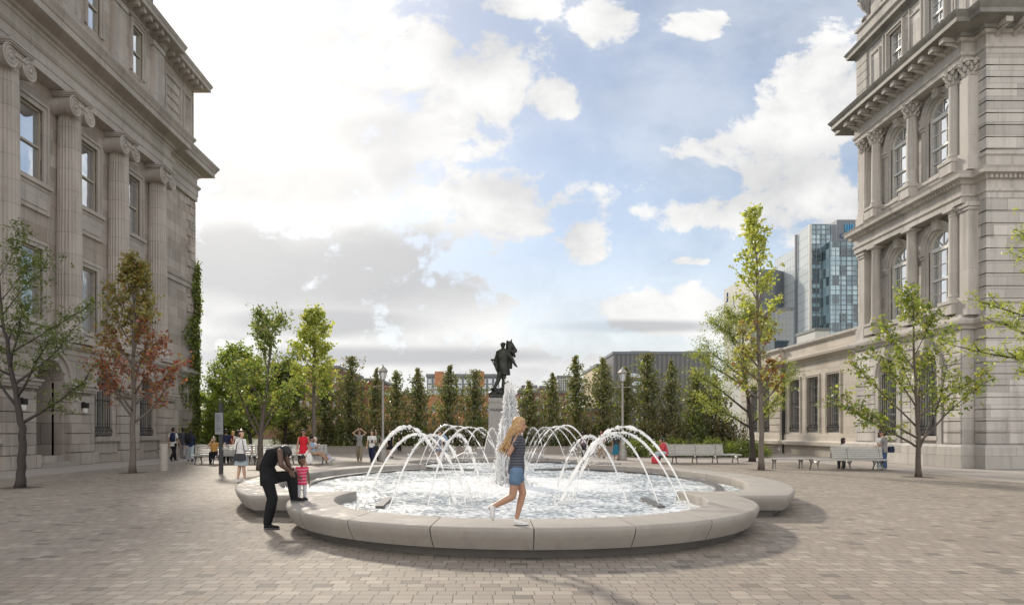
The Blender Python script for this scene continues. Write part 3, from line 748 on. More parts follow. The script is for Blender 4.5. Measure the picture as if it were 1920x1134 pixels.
fbox(b, 32.9, 37.2, -.5, -.1, 25.5, 25.7)
for s in (32.6, 37.5): fbox(b, s - .5, s + .5, -.6, .1, 24.74, 25.8)
b.build('balustrade', M['stone_right_trim'], hall)
for s in (38.5,):
    b = MB(TR); b.lathe([(.34, 24.74), (.36, 24.9), (.14, 25.0), (.12, 25.15), (.3, 25.4), (.5, 25.75), (.54, 25.98), (.44, 26.0), (.42, 26.1)], (s, -.05, 0), 18)
    for k in range(9): a = 2 * PI * k / 9; b.ball((s + .5 * math.cos(a), -.05 + .5 * math.sin(a), 25.92), .1, 6, 5)
    for k in range(14): a = k * 2.4; b.ball((s + .28 * math.cos(a), -.05 + .28 * math.sin(a), 26.2 + .03 * k), .17, 7, 5)
    b.build('urn', M['granite'], hall, smooth=True)
b = MB(TR); b.loft([[(RN + .5, -.5, 24.7), (RF - .5, -.5, 24.7), (RF - .5, -18, 24.7), (RN + .5, -18, 24.7)], [(RN + 2.2, -2.2, 29.5), (RF - 2.2, -2.2, 29.5), (RF - 2.2, -18, 29.5), (RN + 2.2, -18, 29.5)]])
b.build('roof', M['lead'], hall)
b = MB(TR); fbox(b, RN + .15, RF - .1, -18, -.75, -.1, 24.6); b.build('core_wall', M['stone_right'], hall)

# ------------------------------------------------------------------ its low wing behind
WX = 21.2; TW = lambda s, o, z: (WX - o, s, z)
wing = thing('stone_wing', (WX + 2, 48, 0), 'low pale stone wing with tall barred windows adjoining the tall grey pavilion', 'building')
wops = [(41.1, 42.65, 1.55, 5.15), (43.75, 45.3, 1.55, 5.15), (46.4, 47.95, 1.55, 5.15), (51.2, 52.6, 1.55, 5.15), (53.6, 55.0, 1.55, 5.15)]
WE = 57.0
b = MB(TW); wall(b, RF - .6, 48.9, -.1, 7.5, wops, 0, .4); wall(b, 50.6, WE, -.1, 7.5, wops, 0, .4)
wall(b, 48.9, 50.6, -.1, 7.5, (), .25)
for s in (48.9, 50.6): b.add([(s, .25, -.1), (s, 0, -.1), (s, 0, 7.5), (s, .25, 7.5)], [(0, 1, 2, 3)])
b.add([(WE, 0, -.1), (WE, -14, -.1), (WE, -14, 7.5), (WE, 0, 7.5)], [(0, 1, 2, 3)])
b.build('wall', M['stone_wing'], wing)
b = MB(TW); rustic(b, 48.85, 50.65, 1.1, 6.0, .5, .2, .32); b.build('rusticated_course', M['stone_wing'], wing); b = MB(TW); rustic(b, 55.8, WE + .06, 1.1, 6.0, .5, -.3, .08); b.build('rusticated_course', M['stone_wing'], wing)
wp = [(36, WE), (WX, WE), (WX, 50.6), (WX - .25, 50.6), (WX - .25, 48.9), (WX, 48.9), (WX, RF - .6)]
b = MB(); b.sweep(wp, [(-.3, 6.05), (.04, 6.05), (.04, 6.2), (.14, 6.24), (.16, 6.34), (.4, 6.4), (.44, 6.55), (.1, 6.66), (-.3, 6.68)]); b.build('cornice', M['stone_wing'], wing)
b = MB(); b.sweep(wp, [(-.3, 7.3), (.06, 7.3), (.1, 7.36), (.2, 7.42), (.2, 7.56), (-.3, 7.6)]); b.build('parapet_coping', M['stone_right_trim'], wing)
b = MB(); b.sweep(wp, [(-.2, -.1), (.1, -.1), (.1, .68), (.34, .7), (.36, .92), (.12, 1.02), (.1, 1.4), (-.2, 1.42)]); b.build('plinth', M['stone_wing'], wing)
for q in wops:
    wn = sash_window(TW, wing, *q, 0.0, M['stone_wing'], M['frame_white'], False, (2, 3), .16, False, .05, .4)
    grille(TW, wn, q[0] + .02, q[1] - .02, q[2], q[3], -.1, 7)
b = MB(TW); b.box if 0 else None
b.tube([(48.75, .1, .1), (48.75, .1, 6.1)], .09, 8); b.build('downpipe', M['iron'], wing)
b = MB(TW); fbox(b, RF - .5, WE - .1, -14, -.6, -.1, 7.35); b.build('roof', M['lead'], wing)
# ------------------------------------------------------------------ fountain
FX = .57                                                  # its long axis
def arc(cx, cy, rx, ry, a0, a1, n):
    return [(cx + rx * math.cos(R(a0 + (a1 - a0) * k / n)), cy + ry * math.sin(R(a0 + (a1 - a0) * k / n))) for k in range(n + 1)]
def contour(front, side, back, cf, cs, cb, yf, yb, n=1):
    """half plan, right-hand side, from the nearest point round to the farthest"""
    rf = front; a0 = -90; a1 = math.degrees(math.asin((yf - cf) / rf)) if yf - cf < rf else 60
    pts = [('f', p) for p in arc(0, cf, rf, rf, a0, a1, 10 * n)]
    sa, sb = side
    e0 = math.degrees(math.asin(max(-1, (yf - cs) / sb))); e1 = math.degrees(math.asin(min(1, (yb - cs) / sb)))
    pts += [('s', p) for p in arc(0, cs, sa, sb, e0, e1, 14 * n)]
    b1 = math.degrees(math.asin((yb - cb) / back))
    pts += [('b', p) for p in arc(0, cb, back, back, b1, 90, 8 * n)]
    return pts
OUT = contour(4.12, (6.62, 8.4), 4.6, 12.57, 18.2, 27.0, 12.75, 25.2, 2)
INN = contour(3.35, (5.75, 7.3), 3.75, 12.72, 18.3, 27.0, 13.7, 24.5, 2)
WEIR = contour(2.75, (5.2, 6.7), 3.3, 12.9, 18.4, 27.0, 14.35, 23.9, 2)
def sharp_out(C):
    return C
def full(C):
    r = [p for _, p in C]; l = [(-x, y) for x, y in reversed(r)]
    return [(x + FX, y) for x, y in r + l[1:-1]]         # counter-clockwise seen from above
fountain = thing('fountain', (FX, 18, 0), 'large clover-shaped fountain basin of pale cast concrete with a rounded seat rim', 'fountain')
RT = .42
def offs(C, d):
    """offset of a half contour, outward for d > 0"""
    pts = [Vector((p[0], p[1])) for _, p in C]; res = []
    for i, p in enumerate(pts):
        ns = []
        if i > 0: e = (pts[i] - pts[i - 1]).normalized(); ns.append(Vector((e.y, -e.x)))
        else: ns.append(Vector((0, -1)))
        if i < len(pts) - 1: e = (pts[i + 1] - pts[i]).normalized(); ns.append(Vector((e.y, -e.x)))
        else: ns.append(Vector((0, 1)))
        m = (ns[0] + ns[1]) / max(.45, 1 + ns[0].dot(ns[1]))
        res.append((p.x + m.x * d, p.y + m.y * d))
    return res
prof = [(-.20, .125), (-.12, .13), (-.035, .27), (.0, .36), (-.006, .395), (-.025, .414), (-.055, .42)]
rings_o = [(offs(OUT, d), z) for d, z in prof]
rings_i = [(offs(INN, d), z) for d, z in ((.03, .42), (.008, .412), (.0, .395), (.0, .1))]
sect = rings_o + rings_i                                  # cross-section stations, outside to inside
n = len(OUT)
cuts = [0]
for key, num in (('f', 5), ('s', 8), ('b', 4)):
    idx = [i for i, (k, _) in enumerate(OUT) if k == key]
    for j in range(1, num + 1): cuts.append(idx[0] + round((len(idx) - 1) * j / num))
cuts = sorted(set(cuts))
def seg(i0, i1, sg, gap0, gap1):
    b = MB(); rings = []
    for i in range(i0, i1 + 1):
        r = []
        for pts, z in sect:
            x, y = pts[i]
            if i == i0 and gap0 and i + 1 < n: x, y = x + (pts[i + 1][0] - x) * gap0 , y + (pts[i + 1][1] - y) * gap0
            if i == i1 and gap1: x, y = x + (pts[i - 1][0] - x) * gap1, y + (pts[i - 1][1] - y) * gap1
            r.append((FX + sg * x, y, z))
        rings.append(r)
    b.loft(rings); return b.build('rim_block', M['concrete'], fountain, smooth=True, angle=50)
for a, c in zip(cuts[:-1], cuts[1:]):
    for sg in (1, -1):
        ed = OUT[a][0] != OUT[c][0] and c - a <= 1
        seg(a, c, sg, .02, .02)
b = MB()                                                  # recessed foot below the rim, its shadow gap put into a dark colour, and the joint filler behind the gaps
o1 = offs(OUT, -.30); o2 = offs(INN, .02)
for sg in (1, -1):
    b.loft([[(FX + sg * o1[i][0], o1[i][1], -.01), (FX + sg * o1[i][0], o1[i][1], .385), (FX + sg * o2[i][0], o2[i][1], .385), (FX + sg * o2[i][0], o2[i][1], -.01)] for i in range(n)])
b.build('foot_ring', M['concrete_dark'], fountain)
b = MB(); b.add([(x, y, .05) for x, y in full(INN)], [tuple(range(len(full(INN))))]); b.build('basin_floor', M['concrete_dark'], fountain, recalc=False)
b = MB(); w1_ = offs(WEIR, .09); w2_ = offs(WEIR, -.09); nw = len(WEIR)
for sg in (1, -1):
    for lo, hi in ((21, nw - 1),):
        b.loft([[(FX + sg * w1_[i][0], w1_[i][1], .05), (FX + sg * w1_[i][0], w1_[i][1], .30), (FX + sg * w2_[i][0], w2_[i][1], .30), (FX + sg * w2_[i][0], w2_[i][1], .05)] for i in range(lo, hi + 1)])
b.build('overflow_sill', M['concrete_dark'], fountain)
for sg in (1, -1):
    q0, q1 = gp(711, 953, .25), gp(729, 936, .25); b = MB(); q0x, q1x = q0[0] - FX, q1[0] - FX
    b.loft([[(FX + sg * x - .07, y, .05), (FX + sg * x - .07, y, .30), (FX + sg * x + .07, y, .30), (FX + sg * x + .07, y, .05)] for x, y in ((q0x, q0[1]), ((q0x + q1x) / 2, (q0[1] + q1[1]) / 2), (q1x, q1[1]))])
    b.build('sill_end', M['concrete_dark'], fountain)

# water: a rippled sheet (real waves), pale with air bubbles and with bright glints put into the colour
m, t, bs = mat('fountain_water'); p = t.pos()
pw = t.xyz(p)
fo = t.noise(p, 1.1, 5, .6); fo2 = t.noise(t.vec(t.m('MULTIPLY', pw[0], 1.0), t.m('MULTIPLY', pw[1], 1.6), 0.0), 9.0, 6, .66, .4)
rad_ = t.m('SQRT', t.m('ADD', t.m('POWER', t.m('SUBTRACT', pw[0], FX), 2.0), t.m('POWER', t.m('SUBTRACT', pw[1], 17.6), 2.0)))
foam_glint = t.step(t.m('ADD', t.m('ADD', t.m('MULTIPLY', fo2, .85), t.m('MULTIPLY', fo, .35)), t.m('MULTIPLY', t.step(rad_, 4.0, .4), .22)), .52, .68)
t.put(bs.inputs['Base Color'], t.mix(foam_glint, (.15, .19, .21), (.90, .91, .90)))
t.put(bs.inputs['Roughness'], t.m('ADD', .05, t.m('MULTIPLY', foam_glint, .2))); bs.inputs['IOR'].default_value = 1.45; bs.inputs['Specular IOR Level'].default_value = 1.0
t.l.new(t.bump(fo2, .6, .03), bs.inputs['Normal'])
M['water'] = m
def inside(poly, x, y):
    r = False; j = len(poly) - 1
    for i in range(len(poly)):
        xi, yi = poly[i]; xj, yj = poly[j]
        if (yi > y) != (yj > y) and x < (xj - xi) * (y - yi) / (yj - yi) + xi: r = not r
        j = i
    return r
rng = np.random.default_rng(5)
waves = [(rng.uniform(0, 2 * PI), rng.uniform(5, 26), rng.uniform(0, 2 * PI)) for _ in range(34)]
def wave(x, y):
    h = 0 * x
    for a, k, ph in waves: h = h + .020 / k * 3.0 * np.sin(k * (x * math.cos(a) + y * math.sin(a)) + ph + .8 * np.sin(.9 * x + 1.3 * y * math.cos(ph)))
    d = np.sqrt((x - FX) ** 2 + (y - 18) ** 2)
    return h * .42 + .025 * np.sin(d * 9) * np.exp(-d * .55)
poly = full(INN); b = MB(); st = .06
xs = np.arange(FX - 5.5, FX + 5.5, st); ys = np.arange(9.2, 31.2, st)
hh = wave(*np.meshgrid(xs, ys)) + .25
me = bpy.data.meshes.new('water'); nx, ny = len(xs), len(ys)
XX, YY = np.meshgrid(xs, ys); vv = np.stack([XX, YY, hh], -1).reshape(-1, 3)
keep = np.array([[inside(poly, xs[i] + st / 2, ys[j] + st / 2) for i in range(nx - 1)] for j in range(ny - 1)])
# let the sheet run a little under the rim so no gap shows
k2 = keep.copy(); k2[1:] |= keep[:-1]; k2[:-1] |= keep[1:]; k2[:, 1:] |= k2[:, :-1]; k2[:, :-1] |= k2[:, 1:]
fs = [(j * nx + i, j * nx + i + 1, (j + 1) * nx + i + 1, (j + 1) * nx + i) for j in range(ny - 1) for i in range(nx - 1) if k2[j, i]]
me.from_pydata([tuple(q) for q in vv], [], fs); me.polygons.foreach_set('use_smooth', [True] * len(fs)); me.materials.append(M['water'])
bm = bmesh.new(); bm.from_mesh(me); bmesh.ops.delete(bm, geom=[v for v in bm.verts if not v.link_faces], context='VERTS'); bm.to_mesh(me); bm.free()
wo_ = bpy.data.objects.new('water', me); col.objects.link(wo_); tag(wo_, kind='structure')

# water jets
m = bpy.data.materials.new('falling_water'); m.use_nodes = True; t = NT(m.node_tree); t.n.clear()
d1 = t.add('ShaderNodeBsdfDiffuse'); d1.inputs[0].default_value = (.92, .93, .94, 1)
d2 = t.add('ShaderNodeBsdfTranslucent'); d2.inputs[0].default_value = (.95, .95, .95, 1)
gl = t.add('ShaderNodeBsdfGlossy'); gl.inputs['Roughness'].default_value = .12
m1 = t.add('ShaderNodeMixShader'); m1.inputs[0].default_value = .66; t.l.new(d1.outputs[0], m1.inputs[1]); t.l.new(d2.outputs[0], m1.inputs[2])
m2 = t.add('ShaderNodeMixShader'); m2.inputs[0].default_value = .10; t.l.new(m1.outputs[0], m2.inputs[1]); t.l.new(gl.outputs[0], m2.inputs[2])
tr = t.add('ShaderNodeBsdfTransparent'); m3 = t.add('ShaderNodeMixShader'); m3.inputs[0].default_value = .86
t.l.new(tr.outputs[0], m3.inputs[1]); t.l.new(m2.outputs[0], m3.inputs[2])
oo = t.add('ShaderNodeOutputMaterial'); t.l.new(m3.outputs[0], oo.inputs[0]); M['jet'] = m
def droplet(b, p, r): b.ball(p, r, 5, 4)
def jet(base_px, base_py, apex_px, apex_z, skew, label, thick=.030, seed=0, wob=1.0):
    x0, y0 = gp(base_px, base_py, .25); rnd = random.Random(seed)
    # apex half way along; the far end lies a little deeper
    y2 = y0 + skew; ya = (y0 + y2) / 2; xa = ax(apex_px, ya); x2 = 2 * xa - x0
    b = MB(); pts = []; rad = []; N = 44
    for i in range(N + 1):
        u = i / N; z = .25 + (apex_z - .25) * (1 - (2 * u - 1) ** 2)
        j = wob * .012 * max(0, u - .3)
        pts.append((x0 + (x2 - x0) * u + rnd.uniform(-j, j), y0 + (y2 - y0) * u + rnd.uniform(-j, j), z + rnd.uniform(-j, j)))
        rad.append(thick * (.36 + .75 * min(1, u * 2.0) - .35 * max(0, u - .6)) * rnd.uniform(.75, 1.2))
    i = int(N * rnd.uniform(.40, .52))
    while i < N:                                          # past the crown the rope thins and frays
        k = min(N, i + rnd.randint(2, 5)); m_ = (i + k) / 2
        for q in range(i, k + 1): rad[q] *= max(.12, 1.05 - (abs(q - m_) / max(.6, (k - i) * .55)) ** 2)
        i = k + 1 if k < N else N
    b.tube(pts, rad, 6)
    for i in range(330):                                  # spray breaking off the far half
        u = .22 + .78 * rnd.random() ** .8; z = .25 + (apex_z - .25) * (1 - (2 * u - 1) ** 2)
        s = .015 + .085 * (u - .2) * wob
        droplet(b, (x0 + (x2 - x0) * u + rnd.gauss(0, s), y0 + (y2 - y0) * u + rnd.gauss(0, s), z - abs(rnd.gauss(0, s * 1.3)) + .02), rnd.uniform(.004, .012))
    for i in range(26): droplet(b, (x2 + rnd.gauss(0, .1), y2 + rnd.gauss(0, .1), .26 + abs(rnd.gauss(0, .06))), rnd.uniform(.006, .02))
    o = b.build('water_jet', M['jet'], smooth=True, recalc=False)
    recentre(o, (x0, y0, .25)); tag(o, label, 'water jet', 'arching water jets of the fountain'); return o
JETS = [
 (667, 953, 763, 1.70, .3, 'outermost and tallest of the four near left water arcs, rising beside the small child', .036),
 (683, 951, 784, 1.57, .8, 'second of the four near left water arcs, just inside the tallest one'),
 (730, 952, 812, 1.55, 1.2, 'third near left water arc, rising next to the broken black sill end'),
 (802, 950, 858, 1.55, 2.0, 'fourth near left water arc, the one closest to the walking girl'),
 (785, 876, 838, 1.86, -.5, 'far left water arc, the outermost in the rear left cluster'),
 (797, 875, 858, 1.82, .5, 'far left water arc, second in the rear left cluster'),
 (818, 868, 880, 1.80, .5, 'far left spraying arc in the middle of the rear left cluster'),
 (866, 866, 901, 1.78, .4, 'small narrow arc in the rear, left of the tall plume by one arc'),
 (905, 864, 923, 1.77, .3, 'narrowest rear arc, directly left of the tall central plume'),
 (1295, 950, 1170, 1.70, .3, 'outermost and tallest of the near right water arcs, falling by the inner rim corner', .036),
 (1278, 947, 1163, 1.60, .7, 'near right water arc directly under the tallest right arc'),
 (1236, 950, 1150, 1.55, 1.2, 'third near right water arc, thinner and lower, ahead of the lamp post foot'),
 (1178, 952, 1104, 1.53, 1.6, 'fourth near right water arc, nearest the walking girl on the right'),
 (1118, 874, 1061, 1.85, -.5, 'rear right water arc, outermost, in front of the seated walkers'),
 (1104, 873, 1047, 1.82, .4, 'rear right water arc, second from the outside'),
 (1086, 869, 1036, 1.80, .6, 'rear right spraying arc, third from the outside'),
 (1062, 868, 1022, 1.80, .5, 'small rear arc, second to the right of the tall central plume'),
 (1022, 866, 1000, 1.79, .3, 'narrowest rear arc, directly right of the tall central plume'),
]
for i, j in enumerate(JETS):
    jet(*j[:6], thick=j[6] if len(j) > 6 else .029, seed=i * 7 + 1)
# the tall plume in the middle: many upright ropes of water and falling foam
rnd = random.Random(77); b = MB(); PX, PY = FX, 17.6
for k in range(34):
    a = rnd.uniform(0, 2 * PI); r0 = .33 * math.sqrt(rnd.random()); core = r0 < .17
    top = rnd.uniform(2.35, 2.86) if core else rnd.uniform(1.35, 1.98)
    lean = rnd.uniform(-.05, .05); pts = []; rad = []
    for i in range(15):
        u = i / 14; z = .2 + (top - .2) * u
        pts.append((PX + r0 * math.cos(a) * (1.0 + .12 * (1 - u)) * (1 - .35 * u * core) + lean * u + rnd.gauss(0, .02), PY + r0 * math.sin(a) + rnd.gauss(0, .02), z))
        rad.append((.066 if core else .055) * (1 - .6 * u) * rnd.uniform(.5, 1.3))
    b.tube(pts, rad, 6)
for k in range(4200):
    u = rnd.random(); r = (.42 - .32 * u) * math.sqrt(rnd.random()) * 1.25; a = rnd.uniform(0, 2 * PI); z = .25 + 2.75 * u * rnd.uniform(.75, 1.02)
    droplet(b, (PX + r * math.cos(a), PY + r * math.sin(a), z), rnd.uniform(.005, .022))
for k in range(260):
    a = rnd.uniform(0, 2 * PI); r = rnd.uniform(.2, 1.1); droplet(b, (PX + r * math.cos(a), PY + r * math.sin(a), .26 + abs(rnd.gauss(0, .05))), rnd.uniform(.01, .035))
o = b.build('water_plume', M['jet'], smooth=True, recalc=False); recentre(o, (PX, PY, .25)); tag(o, 'tall white foaming plume rising in the centre of the fountain', 'water jet')

# ------------------------------------------------------------------ monument behind the fountain
mon = thing('monument', (.55, 34, 0), 'dark bronze statue of a man in a long coat on a grey stone pedestal', 'monument')
def sbox(b, cx, cy, w_, d, z0, z1, tw=None):
    tw = tw if tw is not None else w_; td = d * tw / w_
    b.loft([[(cx - w_ / 2, cy - d / 2, z0), (cx + w_ / 2, cy - d / 2, z0), (cx + w_ / 2, cy + d / 2, z0), (cx - w_ / 2, cy + d / 2, z0)],
            [(cx - tw / 2, cy - td / 2, z1), (cx + tw / 2, cy - td / 2, z1), (cx + tw / 2, cy + td / 2, z1), (cx - tw / 2, cy + td / 2, z1)]])
b = MB(); MX, MY = .55, 34.0
sbox(b, MX, MY, 5.4, 4.2, 0, .30); sbox(b, MX, MY, 4.6, 3.4, .303, .55, 3.6); sbox(b, MX, MY, 2.2, 2.2, .553, .8)
b.build('step', M['granite'], mon)
b = MB(); sbox(b, MX, MY, 1.4, 1.4, .803, 1.1, 1.3); sbox(b, MX, MY, 1.12, 1.12, 1.1, 3.05, .98); sbox(b, MX, MY, 1.06, 1.06, 3.053, 3.26, 1.06); ped = b.build('pedestal', M['granite'], mon)
def text(name, body, size, m, parent, loc, rot=(PI / 2, 0, 0), ext=.012, track=1.0):
    cu = bpy.data.curves.new(name, 'FONT'); cu.body = body; cu.size = size; cu.extrude = ext; cu.align_x = 'CENTER'; cu.space_character = track
    tmp = bpy.data.objects.new(name, cu); col.objects.link(tmp); dg = bpy.context.evaluated_depsgraph_get(); dg.update()
    me = bpy.data.meshes.new_from_object(tmp.evaluated_get(dg)); bpy.data.objects.remove(tmp); bpy.data.curves.remove(cu)
    me.materials.clear(); me.materials.append(m)
    o = bpy.data.objects.new(name, me); col.objects.link(o)
    Mx = Matrix.Translation(Vector(loc)) @ Matrix.Rotation(rot[2], 4, 'Z') @ Matrix.Rotation(rot[0], 4, 'X')
    me.transform(Mx)
    if parent is not None:
        off = WL.get(parent.name)
        if off is not None: me.transform(Matrix.Translation(-off))
        o.parent = parent
    return o
text('inscription', 'VAUQUELIN', .17, M['bronze'], ped, (MX, MY - .520, 2.62))
def remesh(mb, name, m, parent, vox, smooth_it=2, local=False, loc=None):
    """melt overlapping closed shapes into ONE continuous skin"""
    me = bpy.data.meshes.new('tmp'); me.from_pydata(mb.v, [], mb.f)
    bm = bmesh.new(); bm.from_mesh(me); bmesh.ops.recalc_face_normals(bm, faces=bm.faces); bm.to_mesh(me); bm.free()
    tmp = bpy.data.objects.new('tmp', me); col.objects.link(tmp)
    md = tmp.modifiers.new('r', 'REMESH'); md.mode = 'VOXEL'; md.voxel_size = vox; md.use_smooth_shade = True
    if smooth_it: sm = tmp.modifiers.new('s', 'SMOOTH'); sm.iterations = smooth_it; sm.factor = .5
    dg = bpy.context.evaluated_depsgraph_get(); dg.update()
    out = bpy.data.meshes.new_from_object(tmp.evaluated_get(dg)); out.name = name
    bpy.data.objects.remove(tmp); bpy.data.meshes.remove(me)
    out.materials.clear(); out.materials.append(m); out.polygons.foreach_set('use_smooth', [True] * len(out.polygons))
    o = bpy.data.objects.new(name, out); col.objects.link(o)
    if parent is not None:
        off = None if local else WL.get(parent.name)
        if off is not None: out.transform(Matrix.Translation(-off))
        o.parent = parent
    return o
def cap(b, p, q, r1, r2, n=10):
    """tapered limb with round ends"""
    p, q = Vector(p), Vector(q); d = q - p; L = d.length
    d = d / L if L > 1e-6 else Vector((0, 0, 1)); L = max(L, 1e-4)
    pts = []; rad = []
    for k in range(4): a = PI / 2 * k / 3; pts.append(p - d * r1 * math.cos(a)); rad.append(max(r1 * math.sin(a), r1 * .03))
    pts.append(p + d * L * .5); rad.append((r1 + r2) / 2)
    for k in range(4): a = PI / 2 * k / 3; pts.append(q + d * r2 * math.sin(a)); rad.append(max(r2 * math.cos(a), r2 * .03))
    b.tube(pts, rad, n)
def oval(b, spine, n=14):
    """closed loft of oval sections: (centre, half width vector, half depth vector)"""
    rings = []
    for c, u, v in spine:
        c, u, v = Vector(c), Vector(u), Vector(v)
        rings.append([tuple(c + u * math.cos(2 * PI * k / n) + v * math.sin(2 * PI * k / n)) for k in range(n)])
    b.loft(rings)
b = MB(); cx, cy = MX, MY; b.box(MX - .46, MX + .46, MY - .46, MY + .46, 3.262, 3.42)
def sp(px, py, dy=0.0): return Vector((ax(px, MY) , cy + dy, az(py, MY)))
# rock, legs, coat, arms, hat, mast with furled flag behind
for px, py, r in ((925, 738, .26), (936, 736, .30), (946, 738, .22), (930, 731, .2), (940, 730, .22), (922, 741, .16), (951, 741, .12)): b.ball(tuple(sp(px, py, random.uniform(-.15, .2))), r, 8, 6, (1, 1, .55))
cap(b, sp(926, 728, -.12), sp(934, 713, -.04), .085, .11); cap(b, sp(934, 713, -.04), sp(938, 697, 0), .11, .15)
cap(b, sp(943, 727, .0), sp(945, 713, 0), .085, .11); cap(b, sp(945, 713, 0), sp(944, 697, 0), .11, .15)
cap(b, sp(926, 729, -.12), sp(921, 730, -.3), .09, .06); cap(b, sp(943, 728, 0), sp(945, 729, -.2), .09, .06); cap(b, sp(950, 717, .05), sp(953, 716, .05), .1, .06)
oval(b, [(sp(946, 703, .05), (.30, 0, 0), (0, .26, 0)), (sp(944, 690, .02), (.31, 0, 0), (0, .26, 0)), (sp(943, 678), (.26, 0, 0), (0, .19, 0)), (sp(942, 668), (.32, 0, 0), (0, .21, 0)), (sp(942, 658), (.33, 0, 0), (0, .19, 0)), (sp(943, 653), (.1, 0, 0), (0, .1, 0))])
cap(b, sp(943, 655), sp(943, 649), .085, .08); b.ball(tuple(sp(943, 647, -.02)), .135, 10, 8, (.9, 1, 1.1)); b.lathe([(.19, az(645.5, MY)), (.19, az(645, MY)), (.13, az(644.4, MY)), (.12, az(642.6, MY)), (.05, az(641.8, MY))], (sp(943, 0).x, cy - .02, 0), 12)
cap(b, sp(935, 660), sp(929, 676, .08), .12, .10); cap(b, sp(929, 676, .08), sp(931, 691, .02), .10, .07); cap(b, sp(931, 691), sp(933, 697), .07, .05)
cap(b, sp(950, 660), sp(960, 673, -.05), .12, .09); cap(b, sp(960, 673, -.05), sp(966, 685, -.14), .09, .06); cap(b, sp(966, 685, -.14), sp(969, 688, -.2), .06, .035); cap(b, sp(966, 685, -.14), sp(968, 684, -.2), .04, .02)
cap(b, sp(921, 674, .1), sp(931, 674, .1), .045, .07); cap(b, sp(931, 692, .2), sp(922, 674, .2), .03, .03)
oval(b, [(sp(955, 690, .35), (.16, 0, 0), (0, .16, 0)), (sp(955, 660, .35), (.20, 0, 0), (0, .18, 0)), (sp(955, 645, .35), (.17, 0, 0), (0, .16, 0)), (sp(955, 638, .35), (.15, 0, 0), (0, .14, 0))])
cap(b, sp(951.5, 638, .35), sp(951, 635.5, .35), .06, .02); cap(b, sp(958.5, 638, .35), sp(960, 634, .35), .06, .02)
cap(b, sp(960, 643, .3), sp(967, 656, .25), .08, .09); cap(b, sp(967, 657, .25), sp(960, 658, .2), .09, .08); cap(b, sp(962, 660, .2), sp(965, 667, .2), .10, .07)
remesh(b, 'statue', M['bronze'], mon, .022, 1)

# ------------------------------------------------------------------ street furniture
lw = MB(); lw.box(-30, 30, 49.4, 49.8, -.1, .47); lw.box(-30, 30, 49.36, 49.86, .473, .53)
o = lw.build('low_wall', M['slab']); recentre(o, (0, 49.6, 0)); tag(o, 'long low concrete wall along the far edge of the square, under the trees', 'wall')
def bench(loc, length, label, rz=0.0, back=(0, 1), double=True):
    """slatted bench on cast X-shaped trestles; with a back rest down the middle it is sat on from both sides"""
    t = thing('bench', loc, label, 'bench', 'slatted benches round the square', rz); L = length; W2 = .58 if double else .30
    s = MB()
    def slat(y, z, wd, tilt=0.0, x0=0.0, x1=L):
        c, q = math.cos(tilt) * wd / 2, math.sin(tilt) * wd / 2; th = .018
        n_ = (-math.sin(tilt) * th, math.cos(tilt) * th)
        P = [(y - c - n_[0], z - q - n_[1]), (y + c - n_[0], z + q - n_[1]), (y + c + n_[0], z + q + n_[1]), (y - c + n_[0], z - q + n_[1])]
        s.prism(P, 'x', x0, x1)
    ys = [-.56, -.47, -.38, -.29, -.20] if double else [-.24, -.15, -.06, .03, .12, .21]
    for y in ys:
        slat(y, .45 - (.02 if y == ys[0] else 0), .078, .3 if y == ys[0] else 0)
        if double: slat(-y, .45 - (.02 if y == ys[0] else 0), .078, -.3 if y == ys[0] else 0)
    s.build('seat', M['bench_wood'], t, local=True)
    if back:
        s = MB(); a, c = back[0] * L, back[1] * L
        for k in range(5): slat(-.13 + .022 * k, .53 + .085 * k, .074, R(78), a, c)
        if double:
            for k in range(5): slat(.13 - .022 * k, .53 + .085 * k, .074, R(102), a, c)
        slat(0, .94, .09, 0, a, c)
        s.build('backrest', M['bench_wood'], t, local=True)
    nl = max(2, round(L / 1.15) + 1)
    for k in range(nl):
        x = .12 + (L - .24) * k / (nl - 1); g = MB()
        for sg in ((-1, 1)):
            y1 = sg * (W2 - .08)
            pts = [(x, y1, .43), (x, y1 * .72, .30), (x, y1 * .66, .18), (x, y1 * .86, .0)]
            g.tube(pts, [.034, .026, .026, .036], 6)
            pts = [(x, y1 * .66, .17), (x, y1 * .4, .31), (x, 0, .36)]
            g.tube(pts, [.026, .024, .026], 6); g.tube([(x, y1 * .72, .30), (x, y1 * .3, .42)], .022, 6)
            if back and double and back[0] * L - .1 <= x <= back[1] * L + .1: g.tube([(x, sg * .15, .44), (x, sg * .05, .9)], .024, 6)
        g.box(x - .025, x + .025, -W2 + .06, W2 - .06, .405, .43)
        g.build('leg', M['bench_leg'], t, local=True)
    return t
bench((-14.5, 33.9, 0), 2.9, 'grey slatted bench at the left end of the left row, with the man in ochre')
bench((-11.55, 33.9, 0), 1.6, 'grey slatted bench behind the slim forked tree in the left row')
bench((-9.9, 33.9, 0), 1.9, 'grey slatted bench at the right end of the left row, where two people lounge')
bench((8.3, 34.6, 0), 4.35, 'grey slatted bench beside the seated person in red, before the low hedge', back=(.14, .82))
bench((12.2, 29.4, 0), 1.35, 'small backless slatted bench left of the whitish bench', R(-4), None, False)
bench((13.62, 28.75, 0), 2.85, 'whitish slatted bench with curved backrest near the tall grey pavilion', R(-3), (.28, 1))

